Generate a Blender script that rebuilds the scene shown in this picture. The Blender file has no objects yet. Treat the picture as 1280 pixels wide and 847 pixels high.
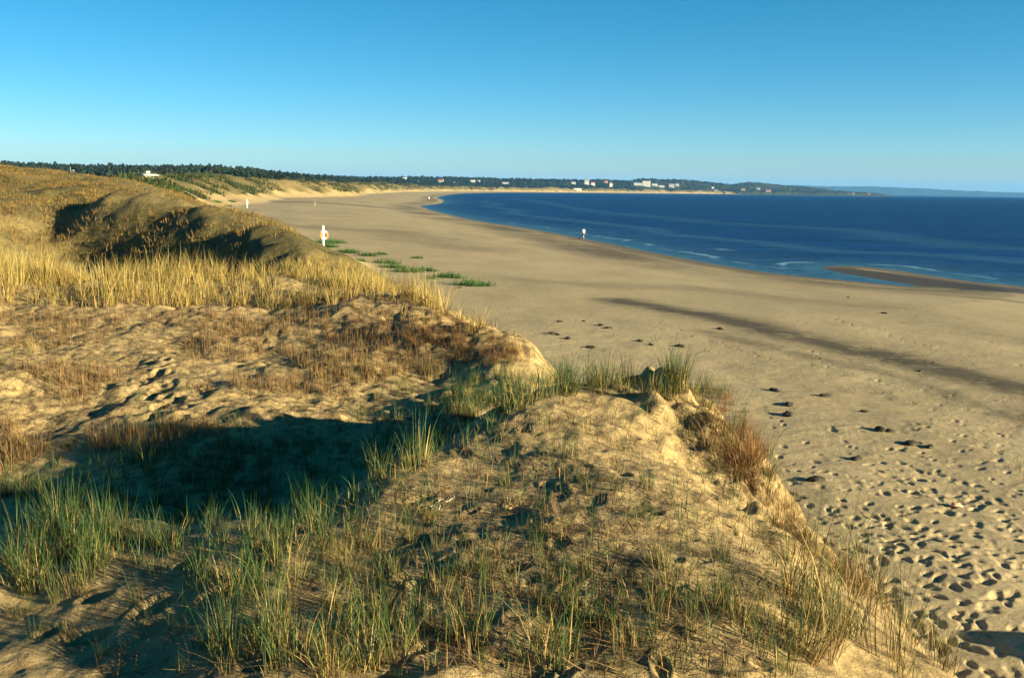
import bpy, bmesh, math, random
import numpy as np
from mathutils import Vector, Matrix

rng = np.random.default_rng(7)
random.seed(7)
SC = bpy.context.scene
COL = SC.collection
PI = math.pi

# ------------------------------------------------------------------ camera
W, HGT, F = 1280.0, 847.0, 1244.0
CAM = np.array([0.0, 0.0, 7.5])
PITCH, ROLL = math.radians(8.52), math.radians(0.76)
cam_d = bpy.data.cameras.new('camera')
cam_d.sensor_width = 36.0
cam_d.lens = 36.0 * F / W
cam_d.clip_start = 0.1
cam_d.clip_end = 80000
cam = bpy.data.objects.new('camera', cam_d)
COL.objects.link(cam)
cam.location = CAM
M_cam = Matrix.Rotation(PI / 2 - PITCH, 3, 'X') @ Matrix.Rotation(ROLL, 3, 'Z')
cam.rotation_euler = M_cam.to_euler()
SC.camera = cam
MC = np.array(M_cam)


def ray(px, py):
    px = np.asarray(px, float); py = np.asarray(py, float)
    v = np.stack([(px - W / 2) / F, -(py - HGT / 2) / F, -np.ones_like(px)], -1)
    d = v @ MC.T
    return d / d[..., 1:2]


def at(px, py, y):
    return CAM + ray(px, py) * y


def project(P):
    q = (np.asarray(P, float) - CAM) @ MC
    z = np.minimum(q[..., 2], -1e-3)
    return W / 2 + F * q[..., 0] / -z, HGT / 2 - F * q[..., 1] / -z


def on_z(px, py, z):
    r = ray(px, py)
    t = (z - CAM[2]) / r[..., 2]
    return (CAM + r * t[..., None])


# ------------------------------------------------------------------ noise
def _h(ix, iy, seed):
    h = (ix.astype(np.int64) * 374761393 + iy.astype(np.int64) * 668265263 + seed * 974634777) & 0xffffffff
    h = ((h ^ (h >> 13)) * 1274126177) & 0xffffffff
    h = ((h ^ (h >> 16)) * 2246822519) & 0xffffffff
    return ((h ^ (h >> 15)) & 0xffff) / 32767.5 - 1.0


def noise(x, y, seed=0):
    ix = np.floor(x); iy = np.floor(y)
    fx = x - ix; fy = y - iy
    u = fx * fx * fx * (fx * (fx * 6 - 15) + 10); v = fy * fy * fy * (fy * (fy * 6 - 15) + 10)
    a = _h(ix, iy, seed); b = _h(ix + 1, iy, seed); c = _h(ix, iy + 1, seed); d = _h(ix + 1, iy + 1, seed)
    return (a * (1 - u) + b * u) * (1 - v) + (c * (1 - u) + d * u) * v


def fbm(x, y, o=4, seed=0, gain=.5):
    s = 0; a = 1.0; t = 0
    for i in range(o):
        s = s + a * noise(x * 2 ** i + 17.3 * i, y * 2 ** i - 9.1 * i, seed + i * 31)
        t += a; a *= gain
    return s / t


def sstep(a, b, x):
    t = np.clip((x - a) / (b - a), 0.0, 1.0)
    return t * t * (3 - 2 * t)


# ------------------------------------------------------------------ shoreline
def catmull(P, n=6):
    P = np.asarray(P, float); out = []
    for i in range(len(P) - 1):
        p0 = P[max(i - 1, 0)]; p1 = P[i]; p2 = P[i + 1]; p3 = P[min(i + 2, len(P) - 1)]
        for k in range(n):
            t = k / n
            out.append(.5 * ((2 * p1) + (-p0 + p2) * t + (2 * p0 - 5 * p1 + 4 * p2 - p3) * t * t + (-p0 + 3 * p1 - 3 * p2 + p3) * t ** 3))
    out.append(P[-1])
    return np.array(out)


pix_outer = np.array([(1280, 358.5), (1230, 354), (1180, 347.5), (1120, 338.5), (1075, 333.5), (1048, 332.5)], float)
pix_inner = np.array([(1034, 334.5), (1052, 340), (1090, 347), (1125, 353), (1148, 357), (1140, 358.5),
                      (1095, 354.5), (1040, 349.5), (960, 341.5), (900, 332.5), (820, 317.5), (760, 304.5), (729, 298.3), (660, 285.5),
                      (600, 276.5), (560, 268), (540, 263)], float)
sh = on_z(np.concatenate([pix_outer, pix_inner])[:, 0], np.concatenate([pix_outer, pix_inner])[:, 1], 0.0)[:, :2]
sh = np.concatenate([np.array([(92, -60), (78, 0), (64, 32), (52, 62)]), sh,
                     np.array([(-35, 395), (-41, 445), (-38, 520), (-48, 680), (-66, 864), (-82, 1270), (-80, 1800), (-37, 2320), (0, 2600), (140, 2950),
                               (450, 3500), (770, 4000), (1106, 4300), (1500, 4620), (1889, 5000), (1950, 5150), (1980, 5600), (2000, 6200)])])
SHORE = catmull(sh, 5)
LAND = np.concatenate([SHORE, np.array([(1500, 7500), (-6000, 7500), (-6000, -60)])])


def shore_sd(x, y):
    x = np.asarray(x, float).ravel(); y = np.asarray(y, float).ravel()
    best = np.full(x.shape, 1e18)
    for a, b in zip(SHORE[:-1], SHORE[1:]):
        d = b - a; L = d @ d
        if L < 1e-9: continue
        t = np.clip(((x - a[0]) * d[0] + (y - a[1]) * d[1]) / L, 0, 1)
        best = np.minimum(best, (x - a[0] - t * d[0]) ** 2 + (y - a[1] - t * d[1]) ** 2)
    ins = np.zeros(x.shape, bool)
    for a, b in zip(LAND, np.roll(LAND, -1, 0)):
        c = ((a[1] > y) != (b[1] > y))
        if b[1] != a[1]:
            ins ^= c & (x < (b[0] - a[0]) * (y - a[1]) / (b[1] - a[1]) + a[0])
    return np.sqrt(best) * np.where(ins, 1, -1)


def z_beach_sd(sd):
    return np.interp(sd, [-400, -60, -20, 0, 4, 12, 30, 45, 60, 300], [-4, -1.8, -.8, 0, .16, .6, 1.6, 2.2, 2.5, 3.0])


# ------------------------------------------------------------------ near dunes: control points
CP = []


def cp(px, py, d): CP.append(tuple(at(px, py, d)))
def cw(px, d, z): CP.append((ray(px, 240)[0] * d, d, z))


for a in [(0, 840, 5.3), (200, 840, 5.15), (400, 840, 5.0), (640, 840, 5.0), (900, 840, 5.1), (1100, 840, 5.5), (1195, 843, 5.8),
          (100, 740, 6.3), (400, 740, 6.0), (640, 740, 6.0), (900, 740, 6.0), (1070, 740, 6.8),
          (150, 655, 7.9), (0, 660, 8.4), (300, 652, 7.4), (0, 760, 6.2), (500, 650, 7.2), (700, 650, 7.0), (900, 650, 7.2), (985, 655, 7.9),
          (480, 578, 8.7), (600, 580, 8.5), (800, 580, 8.3), (895, 590, 8.8), (950, 600, 9.3),
          (620, 520, 10.0), (750, 520, 9.6), (850, 520, 9.7), (918, 520, 10.3),
          (700, 488, 10.9), (800, 484, 10.8), (885, 486, 10.9),
          # trough
          (400, 545, 13.0), (300, 588, 11.7), (150, 600, 11.4), (0, 608, 11.4), (545, 515, 13.9), (620, 490, 14.5),
          (450, 480, 15.6), (300, 510, 14.0), (100, 540, 13.0), (0, 550, 12.8),
          (300, 430, 18.5), (100, 430, 17.8), (0, 430, 17.5), (450, 440, 18.0), (560, 472, 16.3), (640, 468, 15.6),
          (430, 375, 21.8), (500, 390, 20.5), (560, 400, 19.2), (620, 415, 18.4), (655, 432, 17.6), (500, 452, 17.0), (600, 462, 16.3),
          (0, 348, 24), (100, 352, 24), (200, 348, 24.5), (300, 348, 25), (400, 356, 24.5), (480, 367, 24), (560, 387, 22.5),
          (0, 385, 21), (200, 390, 21), (330, 390, 21.5),
          # hollow and dark ridge
          (126, 252, 62), (185, 242, 66), (218, 248, 64), (262, 260, 58), (314, 286, 50),
          (345, 285, 56), (380, 293, 62), (400, 306, 67), (345, 306, 46), (420, 332, 40), (440, 337, 36),
          (0, 300, 42), (0, 270, 60), (40, 260, 72), (30, 236, 90), (100, 240, 85), (30, 213, 105), (0, 209, 105), (80, 215, 110), (130, 223, 112),
          (159, 232, 92), (205, 238, 108), (240, 250, 112)]:
    cp(*a)
for a in [(300, 8.9, 4.1), (150, 9.8, 3.95), (0, 10.1, 3.8), (-300, 10, 3.9), (470, 10.4, 4.15), (580, 12.2, 4.3), (660, 12.8, 4.5),
          (0, 30, 4.5), (100, 31, 3.8), (200, 32, 3.3), (300, 32, 3.5), (390, 31, 4.0),
          (70, 61, 4.2), (120, 56, 3.1), (190, 49, 2.3), (255, 44.5, 2.4), (310, 39, 3.0), (185, 74, 5.9), (230, 72, 5.6), (280, 64, 4.9), (100, 130, 6.5), (0, 130, 6.5), (40, 170, 7),
          (720, 14, 4.3), (830, 14, 3.6), (900, 13, 4.0),
          (-300, 6, 4.8), (-300, 7.6, 4.3), (-300, 11, 4.4), (-300, 18, 4.8), (-300, 25, 5.2), (-300, 45, 5), (-300, 100, 9), (-300, 170, 9)]:
    cw(*a)
CP += [(0, 1.2, 5.85), (-1.3, 1.6, 5.85), (1.2, 1.5, 5.65), (0, 3, 5.42), (2.4, 3, 4.95), (-2.6, 3.6, 5.4), (-1, .6, 5.9), (3.0, 1.2, 4.9)]
CP = np.array(CP)
CP_D = CP[:, 2] - z_beach_sd(shore_sd(CP[:, 0], CP[:, 1]))
FOOT = np.array([(4.9, .6), (4.8, 3), (4.55, 5), (4.35, 8), (4.15, 11), (3.6, 14), (2.3, 18), (.2, 25), (-1.5, 30), (-4.5, 40), (-8.7, 55), (-10.5, 62), (-16, 80), (-26, 110), (-38, 150)])
extra, exd = [], []
for (x, y) in FOOT:
    extra.append((x, y)); exd.append(-.02)
    extra.append((x + .22 * y + .9, y)); exd.append(-.9)
    extra.append((x + .8 * y + 3, y)); exd.append(-1.3)
XY = np.concatenate([CP[:, :2], np.array(extra)])
DV = np.concatenate([CP_D, np.array(exd)])


def uv(x, y):
    return np.arctan2(x, y), .8 * np.log(np.hypot(x, y) + .05)


def tps(r2):
    return .5 * r2 * np.log(r2 + 1e-12)


_u, _v = uv(XY[:, 0], XY[:, 1])
NRB = n = len(_u)
A = np.zeros((n + 3, n + 3))
A[:n, :n] = tps((_u[:, None] - _u[None]) ** 2 + (_v[:, None] - _v[None]) ** 2) + np.eye(n) * 2e-5
A[:n, n] = 1; A[:n, n + 1] = _u; A[:n, n + 2] = _v
A[n, :n] = 1; A[n + 1, :n] = _u; A[n + 2, :n] = _v
SOL = np.linalg.solve(A, np.concatenate([DV, np.zeros(3)]))


def rbf(x, y):
    u, v = uv(x, y); s = SOL[NRB] + SOL[NRB + 1] * u + SOL[NRB + 2] * v
    for i in range(NRB):
        s = s + SOL[i] * tps((u - _u[i]) ** 2 + (v - _v[i]) ** 2)
    return s


RIDGE_PX = [-900, -400, 0, 150, 300, 380, 450, 500, 560, 640, 700, 785, 800, 850, 885, 907, 930, 950, 985, 1020, 1060, 1090, 1112]
RIDGE_Z = [22, 22, 20.5, 18, 17.5, 17.5, 19, 25, 29, 31, 34, 39, 48, 48, 40, 34, 48, 45, 34, 27, 19, 11, 3]


def terrain(x, y, detail=True):
    """height of the land, plus dune excess above the beach plane, plus distance from the shore"""
    shp = x.shape
    x = x.ravel(); y = y.ravel()
    r = np.hypot(x, y)
    sd = shore_sd(x, y)
    zb = z_beach_sd(sd)
    D = np.zeros_like(x)
    near = r < 165
    xn, yn = x[near], y[near]
    Dn = rbf(xn, yn)
    k = 5.0 / (1 + r[near] / 60)
    warp = fbm(xn / 2.5, yn / 2.5, 3, 5) * .18 * sstep(0, .4, Dn) * np.clip(r[near] / 20, .25, 2.2)
    warp = warp + (.42 * fbm(xn / .75, yn / .75, 3, 6) + .16 * (np.abs(fbm(xn / .3, yn / .3, 2, 7)) - .3)) * sstep(1.1, 2.0, xn + .12 * (yn - 9)) * sstep(6, 8.2, yn) * (1 - sstep(13, 16, yn)) * sstep(.15, .6, Dn)
    Dn = np.logaddexp(0, (Dn + warp) * k * 2) / (k * 2)
    D[near] = Dn
    far = r > 110
    xf, yf, sf = x[far], y[far], sd[far]
    px = 640 + F * xf / np.maximum(yf, 1)
    n1 = fbm(xf / 90, yf / 90, 3, 11); n2 = fbm(xf / 55, yf / 55, 4, 12); n3 = fbm(xf / 17, yf / 17, 3, 13)
    foot = 54 + 9 * n1
    t = sstep(foot, foot + 20 + 8 * n2, sf)
    back = sstep(130, 420, sf)
    lf = sstep(420, 250, px)
    back = back * (1 - lf) + lf * sstep(800, 1350, yf)
    n4 = fbm(xf / 7, yf / 7, 3, 14)
    Df = np.interp(px, [-400, 130, 200, 330, 480, 600, 700], [.5, .6, 1.0, 1.0, 1.2, 1.35, 1.5]) * t * (6.0 + 4.5 * n2 + 2.6 * n3 + 1.0 * n4 + 2.2 * (.5 - np.abs(n3))) * (1 - .55 * back)
    Df = Df + back * np.interp(px, RIDGE_PX, RIDGE_Z) * (1 + .12 * n1) * sstep(300, 700, yf)
    Df *= np.interp(px, [-2000, 1080, 1115, 1130], [1, 1, .5, .2])
    D[far] = D[far] * (1 - sstep(115, 155, r[far])) + Df * sstep(115, 155, r[far])
    z = zb + D
    if detail:
        dn = sstep(.05, .5, D)
        a = r < 60
        xa, ya, da = x[a], y[a], dn[a]
        f = 1 - sstep(25, 60, r[a])
        z[a] += da * f * (.085 * fbm(xa / 1.3, ya / 1.3, 2, 21) + .034 * fbm(xa / .33, ya / .33, 2, 22) + .012 * fbm(xa / .11, ya / .11, 2, 23))
        z[a] += (1 - da) * f * (.05 * fbm(xa / 1.9, ya / 1.9, 2, 24) + .016 * fbm(xa / .45, ya / .3, 2, 25)) * sstep(.4, 1.2, zb[a])
        # slumped, broken sand on the eroded faces
        sc = sstep(6.2, 8, ya) * (1 - sstep(12.5, 14, ya)) * sstep(.35, .8, D[a]) * (1 - sstep(1.9, 2.6, D[a])) * sstep(0, 1.4, xa - (1.7 - .18 * (ya - 9).clip(0, 30)))
        z[a] += sc * f * .34 * (np.abs(fbm(xa / .6, ya / .6, 3, 26)) - .25)
        fb = sstep(11.5, 13.5, ya) * (1 - sstep(24, 28, ya)) * da
        z[a] += fb * (.10 * fbm(xa / 1.5, ya / 1.2, 4, 30, .6) + .035 * (np.abs(fbm(xa / .4, ya / .4, 2, 31)) * 2 - .6))
        gb = np.exp(-((xa + 1.2) / 2.3) ** 2 - ((ya - 18.6) / 1.5) ** 2) * da
        z[a] += gb * .09 * (np.abs(fbm(xa / .5, ya / .7, 3, 27)) * 2 - .7)
        b = (r > 25) & (r < 200)
        z[b] += dn[b] * sstep(25, 50, r[b]) * (.11 * fbm(x[b] / 5, y[b] / 5, 3, 28) + .12 * fbm(x[b] / 1.6, y[b] / 1.6, 2, 29))
        # a scrap of dune just right of the view, whose shadow reaches the lower right corner
        z += 1.05 * np.exp(-((x - 7.7) / .9) ** 2 - ((y - 7.6) / 1.0) ** 2)
        z += .8 * np.exp(-((x - 8.6) / .9) ** 2 - ((y - 9.3) / .8) ** 2)
    return z.reshape(shp), D.reshape(shp), sd.reshape(shp)


# ------------------------------------------------------------------ mesh helpers
def mesh_obj(name, verts, faces, mat=None, parent=None, smooth=True, attrs=None, cols=None, link=True):
    """verts Nx3, faces MxK (K = 3 or 4) or list of lists"""
    me = bpy.data.meshes.new(name)
    verts = np.asarray(verts, np.float32)
    if isinstance(faces, np.ndarray):
        m, k = faces.shape
        me.vertices.add(len(verts)); me.vertices.foreach_set('co', verts.ravel())
        me.loops.add(m * k); me.loops.foreach_set('vertex_index', faces.astype(np.int32).ravel())
        me.polygons.add(m)
        me.polygons.foreach_set('loop_start', np.arange(0, m * k, k, dtype=np.int32))
        try: me.polygons.foreach_set('loop_total', np.full(m, k, np.int32))
        except Exception: pass
        me.update(calc_edges=True)
    else:
        me.from_pydata([tuple(map(float, v)) for v in verts], [], faces)
    me.polygons.foreach_set('use_smooth', np.full(len(me.polygons), smooth, dtype=bool))
    for k_, v_ in (attrs or {}).items():
        a = me.attributes.new(k_, 'FLOAT', 'POINT'); a.data.foreach_set('value', np.asarray(v_, np.float32).ravel())
    if cols is not None:
        a = me.attributes.new('Col', 'FLOAT_COLOR', 'POINT')
        c4 = np.ones((len(verts), 4), np.float32); c4[:, :3] = cols
        a.data.foreach_set('color', c4.ravel())
    if mat: me.materials.append(mat)
    o = bpy.data.objects.new(name, me)
    if link: COL.objects.link(o)
    if parent: o.parent = parent
    return o


def tag(o, label=None, cat=None, group=None, kind=None):
    if label: o['label'] = label
    if cat: o['category'] = cat
    if group: o['group'] = group
    if kind: o['kind'] = kind
    return o


def empty(name, loc, rz=0, label=None, cat=None, group=None):
    o = bpy.data.objects.new(name, None); COL.objects.link(o)
    o.location = [float(v) for v in loc]; o.rotation_euler = (0, 0, rz); o.empty_display_size = .2
    return tag(o, label, cat, group)


def bm_obj(name, bm, mat, parent=None, smooth=False):
    me = bpy.data.meshes.new(name); bm.to_mesh(me); bm.free()
    me.polygons.foreach_set('use_smooth', np.full(len(me.polygons), smooth, dtype=bool))
    me.materials.append(mat)
    o = bpy.data.objects.new(name, me); COL.objects.link(o)
    if parent: o.parent = parent
    return o


def box(bm, x0, x1, y0, y1, z0, z1):
    v = [bm.verts.new(p) for p in [(x0, y0, z0), (x1, y0, z0), (x1, y1, z0), (x0, y1, z0), (x0, y0, z1), (x1, y0, z1), (x1, y1, z1), (x0, y1, z1)]]
    for f in [(3, 2, 1, 0), (4, 5, 6, 7), (0, 1, 5, 4), (1, 2, 6, 5), (2, 3, 7, 6), (3, 0, 4, 7)]:
        bm.faces.new([v[i] for i in f])


# ------------------------------------------------------------------ materials
def new_mat(name):
    m = bpy.data.materials.new(name); m.use_nodes = True
    nt = m.node_tree; b = nt.nodes['Principled BSDF']
    return m, nt, b


def N(nt, t, **kw):
    nd = nt.nodes.new(t)
    for k_, v_ in kw.items():
        if k_.startswith('i_'): nd.inputs[k_[2:].replace('_', ' ')].default_value = v_
        else: setattr(nd, k_, v_)
    return nd


def mixc(nt, fac, a, b, blend='MIX'):
    m = nt.nodes.new('ShaderNodeMix'); m.data_type = 'RGBA'; m.blend_type = blend
    for sock, val in ((m.inputs[0], fac), (m.inputs[6], a), (m.inputs[7], b)):
        if hasattr(val, 'node'): nt.links.new(val, sock)
        elif isinstance(val, (int, float)): sock.default_value = val
        else: sock.default_value = (*val, 1)
    return m.outputs[2]


def ramp(nt, src, stops):
    r = nt.nodes.new('ShaderNodeValToRGB'); nt.links.new(src, r.inputs[0])
    el = r.color_ramp.elements
    while len(el) < len(stops): el.new(.5)
    for e, (p, c) in zip(el, stops):
        e.position = p; e.color = (c, c, c, 1) if isinstance(c, (int, float)) else (*c, 1)
    return r.outputs[0]


def noise_node(nt, scale, detail=4, rough=.55, vec=None, dist=0.0):
    nd = N(nt, 'ShaderNodeTexNoise'); nd.inputs['Scale'].default_value = scale; nd.inputs['Detail'].default_value = detail
    nd.inputs['Roughness'].default_value = rough; nd.inputs['Distortion'].default_value = dist
    if vec is not None: nt.links.new(vec, nd.inputs['Vector'])
    return nd.outputs[0]


def attr(nt, name):
    nd = N(nt, 'ShaderNodeAttribute'); nd.attribute_name = name
    return nd


def mul(nt, a, b, op='MULTIPLY', clamp=False):
    m = N(nt, 'ShaderNodeMath', operation=op, use_clamp=clamp)
    for s, v in ((m.inputs[0], a), (m.inputs[1], b)):
        if hasattr(v, 'node'): nt.links.new(v, s)
        else: s.default_value = v
    return m.outputs[0]


SAND = (.45, .36, .205); SAND2 = (.36, .285, .155)


def sand_material():
    m, nt, b = new_mat('sand')
    geo = N(nt, 'ShaderNodeNewGeometry'); pos = geo.outputs['Position']
    big = noise_node(nt, .35, 5, .6, pos)
    fine = noise_node(nt, 26, 3, .7, pos)
    grain = noise_node(nt, 170, 2, .7, pos)
    c = mixc(nt, big, SAND2, SAND)
    c = mixc(nt, mul(nt, attr(nt, 'dune').outputs['Fac'], .8), c, mixc(nt, big, (.36, .25, .095), (.47, .34, .14)))
    c = mixc(nt, mul(nt, ramp(nt, fine, [(.3, 1), (.58, 0)]), .5), c, (.2, .14, .065))
    c = mixc(nt, mul(nt, ramp(nt, grain, [(.33, 1), (.45, 0)]), .35), c, (.14, .10, .055))
    mp = N(nt, 'ShaderNodeMapping'); nt.links.new(pos, mp.inputs[0]); mp.inputs['Rotation'].default_value = (0, 0, math.radians(-15)); mp.inputs['Scale'].default_value = (1, .35, 1)
    drift = noise_node(nt, .28, 8, .68, mp.outputs[0])
    c = mixc(nt, mul(nt, ramp(nt, drift, [(.36, 1), (.58, 0)]), .45), c, (.22, .17, .09))
    med = noise_node(nt, 4.2, 6, .75, pos)
    c = mixc(nt, mul(nt, ramp(nt, med, [(.36, 1), (.52, 0)]), .42), c, (.19, .135, .062))
    # dark mineral sand and drift lines
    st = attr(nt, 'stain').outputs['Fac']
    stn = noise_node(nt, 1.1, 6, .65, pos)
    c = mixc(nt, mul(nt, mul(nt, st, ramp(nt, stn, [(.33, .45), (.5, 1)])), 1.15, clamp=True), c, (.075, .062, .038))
    # old dune vegetation, roots and litter that cover the ground
    vg = attr(nt, 'veg').outputs['Fac']
    vn = noise_node(nt, 2.6, 7, .72, pos); vn2 = noise_node(nt, .13, 5, .65, pos); vn3 = noise_node(nt, .7, 6, .7, pos)
    vc = mixc(nt, ramp(nt, vn, [(.35, 0), (.65, 1)]), (.08, .064, .022), (.21, .155, .05))
    vc = mixc(nt, ramp(nt, vn2, [(.4, 0), (.62, 1)]), vc, mixc(nt, vn, (.05, .048, .016), (.13, .105, .034)))
    vc = mixc(nt, ramp(nt, vn3, [(.60, 0), (.72, .7)]), vc, (.07, .045, .025))
    va = mul(nt, mul(nt, vg, 1.5), mul(nt, vn3, -.55, 'ADD'), 'ADD')
    va = mul(nt, va, 2.2, clamp=True)
    va = mul(nt, va, vg, 'MINIMUM')
    c = mixc(nt, va, c, vc)
    fr = attr(nt, 'forest').outputs['Fac']
    c = mixc(nt, fr, c, mixc(nt, vn3, (.018, .028, .012), (.035, .045, .018)))
    lt = attr(nt, 'litter').outputs['Fac']
    ln = noise_node(nt, 5.5, 8, .75, pos)
    c = mixc(nt, mul(nt, mul(nt, lt, ramp(nt, ln, [(.46, 0), (.58, 1)])), .85, clamp=True), c, (.085, .055, .026))
    wt = attr(nt, 'wet').outputs['Fac']
    c = mixc(nt, wt, c, (.062, .050, .034))
    nt.links.new(c, b.inputs['Base Color'])
    rr = mul(nt, mul(nt, wt, -.35), .95, 'ADD')
    nt.links.new(rr, b.inputs['Roughness'])
    b.inputs['Specular IOR Level'].default_value = .18
    bump = N(nt, 'ShaderNodeBump'); bump.inputs['Strength'].default_value = .7; bump.inputs['Distance'].default_value = .04
    hh = mul(nt, mul(nt, noise_node(nt, 9, 6, .68, pos), 1.0), mul(nt, grain, .16), 'ADD')
    nt.links.new(hh, bump.inputs['Height'])
    bump2 = N(nt, 'ShaderNodeBump'); bump2.inputs['Strength'].default_value = .8
    nt.links.new(mul(nt, noise_node(nt, .9, 7, .7, pos), mul(nt, vg, 1.1), 'MULTIPLY'), bump2.inputs['Height'])
    bump3 = N(nt, 'ShaderNodeBump'); bump3.inputs['Strength'].default_value = .8; bump3.inputs['Distance'].default_value = .10
    nt.links.new(mul(nt, noise_node(nt, 3.4, 6, .7, pos), lt), bump3.inputs['Height']); nt.links.new(bump3.outputs[0], bump2.inputs['Normal'])
    bump2.inputs['Distance'].default_value = .5
    nt.links.new(bump2.outputs[0], bump.inputs['Normal'])
    nt.links.new(bump.outputs[0], b.inputs['Normal'])
    return m


M_SAND = sand_material()


def col_mat(name, rough=.6, transl=.18, spec=.25):
    m, nt, b = new_mat(name)
    a = attr(nt, 'Col')
    oi = N(nt, 'ShaderNodeObjectInfo')
    hs = N(nt, 'ShaderNodeHueSaturation'); nt.links.new(a.outputs['Color'], hs.inputs['Color'])
    nt.links.new(mul(nt, mul(nt, oi.outputs['Random'], .4), .8, 'ADD'), hs.inputs['Value'])
    nt.links.new(hs.outputs[0], b.inputs['Base Color'])
    b.inputs['Roughness'].default_value = rough; b.inputs['Specular IOR Level'].default_value = spec
    if transl:
        t = N(nt, 'ShaderNodeBsdfTranslucent'); nt.links.new(hs.outputs[0], t.inputs['Color'])
        mx = N(nt, 'ShaderNodeMixShader'); mx.inputs[0].default_value = transl
        nt.links.new(b.outputs[0], mx.inputs[1]); nt.links.new(t.outputs[0], mx.inputs[2])
        nt.links.new(mx.outputs[0], nt.nodes['Material Output'].inputs['Surface'])
    return m


M_GRASS = col_mat('marram_grass')
M_LEAF = col_mat('shrub_leaf', .55, .2)
M_TREE = col_mat('conifer_foliage', .8, .05, .1)


def flat_mat(name, color, rough=.7, var=.15, scale=8.0, spec=.3):
    m, nt, b = new_mat(name)
    tc = N(nt, 'ShaderNodeTexCoord')
    nz = noise_node(nt, scale, 5, .6, tc.outputs['Object'])
    c = mixc(nt, nz, tuple(x * (1 - var) for x in color), tuple(min(1, x * (1 + var)) for x in color))
    nt.links.new(c, b.inputs['Base Color'])
    b.inputs['Roughness'].default_value = rough; b.inputs['Specular IOR Level'].default_value = spec
    return m


M_WHITE = flat_mat('white_paint', (.8, .8, .76), .5, .08)
M_ORANGE = flat_mat('orange_plastic', (.75, .16, .05), .45, .1)
M_WALLW = flat_mat('white_render', (.55, .54, .50), .8, .06, 1)
M_WALLB = flat_mat('beige_render', (.55, .42, .26), .8, .1, 1)
M_WALLR = flat_mat('red_board', (.28, .09, .05), .8, .1, 1)
M_ROOFG = flat_mat('grey_roofing', (.30, .31, .31), .7, .15, 2)
M_ROOFD = flat_mat('dark_roofing', (.09, .075, .07), .7, .15, 2)
M_ROOFR = flat_mat('red_roof_tiles', (.30, .10, .06), .7, .15, 2)
M_ROOFB = flat_mat('blue_grey_roofing', (.10, .17, .26), .6, .12, 2)
M_GLASS = flat_mat('dark_window_glass', (.02, .03, .04), .15, .1, 2, .5)
M_POLE = flat_mat('weathered_pole', (.45, .40, .32), .8, .2, 5)
M_DARK = flat_mat('dark_clump', (.030, .024, .014), .8, .3, 20)
M_STONE = flat_mat('pale_yellow_stone', (.62, .52, .25), .8, .15, 6)
M_SKIN = flat_mat('tanned_skin', (.45, .27, .17), .6, .05)
M_SHIRT = flat_mat('white_cotton', (.68, .68, .66), .9, .05)
M_SHORT = flat_mat('dark_cloth', (.03, .035, .05), .9, .1)
M_HAIR = flat_mat('dark_hair', (.05, .035, .02), .7, .2)
M_STRING = flat_mat('pale_string', (.55, .5, .38), .7, .1, 30)
M_PINK = flat_mat('faded_orange_plastic', (.75, .33, .2), .5, .1)

# ------------------------------------------------------------------ terrain grids
TH0, TH1 = math.radians(-42), math.radians(48)
NA = 1250
th = np.linspace(TH0, TH1, NA)
rs = [1.15]
while rs[-1] < 150:
    r_ = rs[-1]
    rs.append(r_ + np.interp(r_, [1, 4, 20, 60, 150], [.04, .020, .062, .40, 1.5]))
rs = np.array(rs)
TT, RR = np.meshgrid(th, rs)
GX, GY = RR * np.sin(TT), RR * np.cos(TT)
GZ, GD, GS = terrain(GX, GY)


def grid_z(x, y, Z=None):
    Z = GZ if Z is None else Z
    t = np.clip((np.arctan2(x, y) - TH0) / (TH1 - TH0) * (NA - 1), 0, NA - 1.001)
    r = np.clip(np.hypot(x, y), rs[0], rs[-1] - 1e-3)
    i = np.clip(np.searchsorted(rs, r) - 1, 0, len(rs) - 2)
    fr = (r - rs[i]) / (rs[i + 1] - rs[i]); j = t.astype(int); ft = t - j
    return (Z[i, j] * (1 - ft) + Z[i, j + 1] * ft) * (1 - fr) + (Z[i + 1, j] * (1 - ft) + Z[i + 1, j + 1] * ft) * fr


def hit(px, py):
    """first ground point along the ray of a pixel (near grid)"""
    r = ray(np.atleast_1d(px), np.atleast_1d(py))
    ts = np.geomspace(2.0, 148, 900)
    res = np.full((len(r), 3), np.nan); done = np.zeros(len(r), bool)
    for t in ts:
        P = CAM + r * t
        m = (~done) & (P[:, 2] <= grid_z(P[:, 0], P[:, 1]))
        res[m] = P[m]; done |= m
    ok = done
    res[ok, 2] = grid_z(res[ok, 0], res[ok, 1])
    return res, ok


def far_hit(px, py, t0=150, t1=6000):
    r = ray(px, py); ts = np.arange(t0, t1, 4.0) if t1 < 1500 else np.geomspace(t0, t1, 3000)
    P = CAM + r[None] * ts[:, None]
    z, _, _ = terrain(P[:, 0], P[:, 1], False)
    k = np.argmax(P[:, 2] <= z)
    return P[k] if P[k, 2] <= z[k] else None


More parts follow.
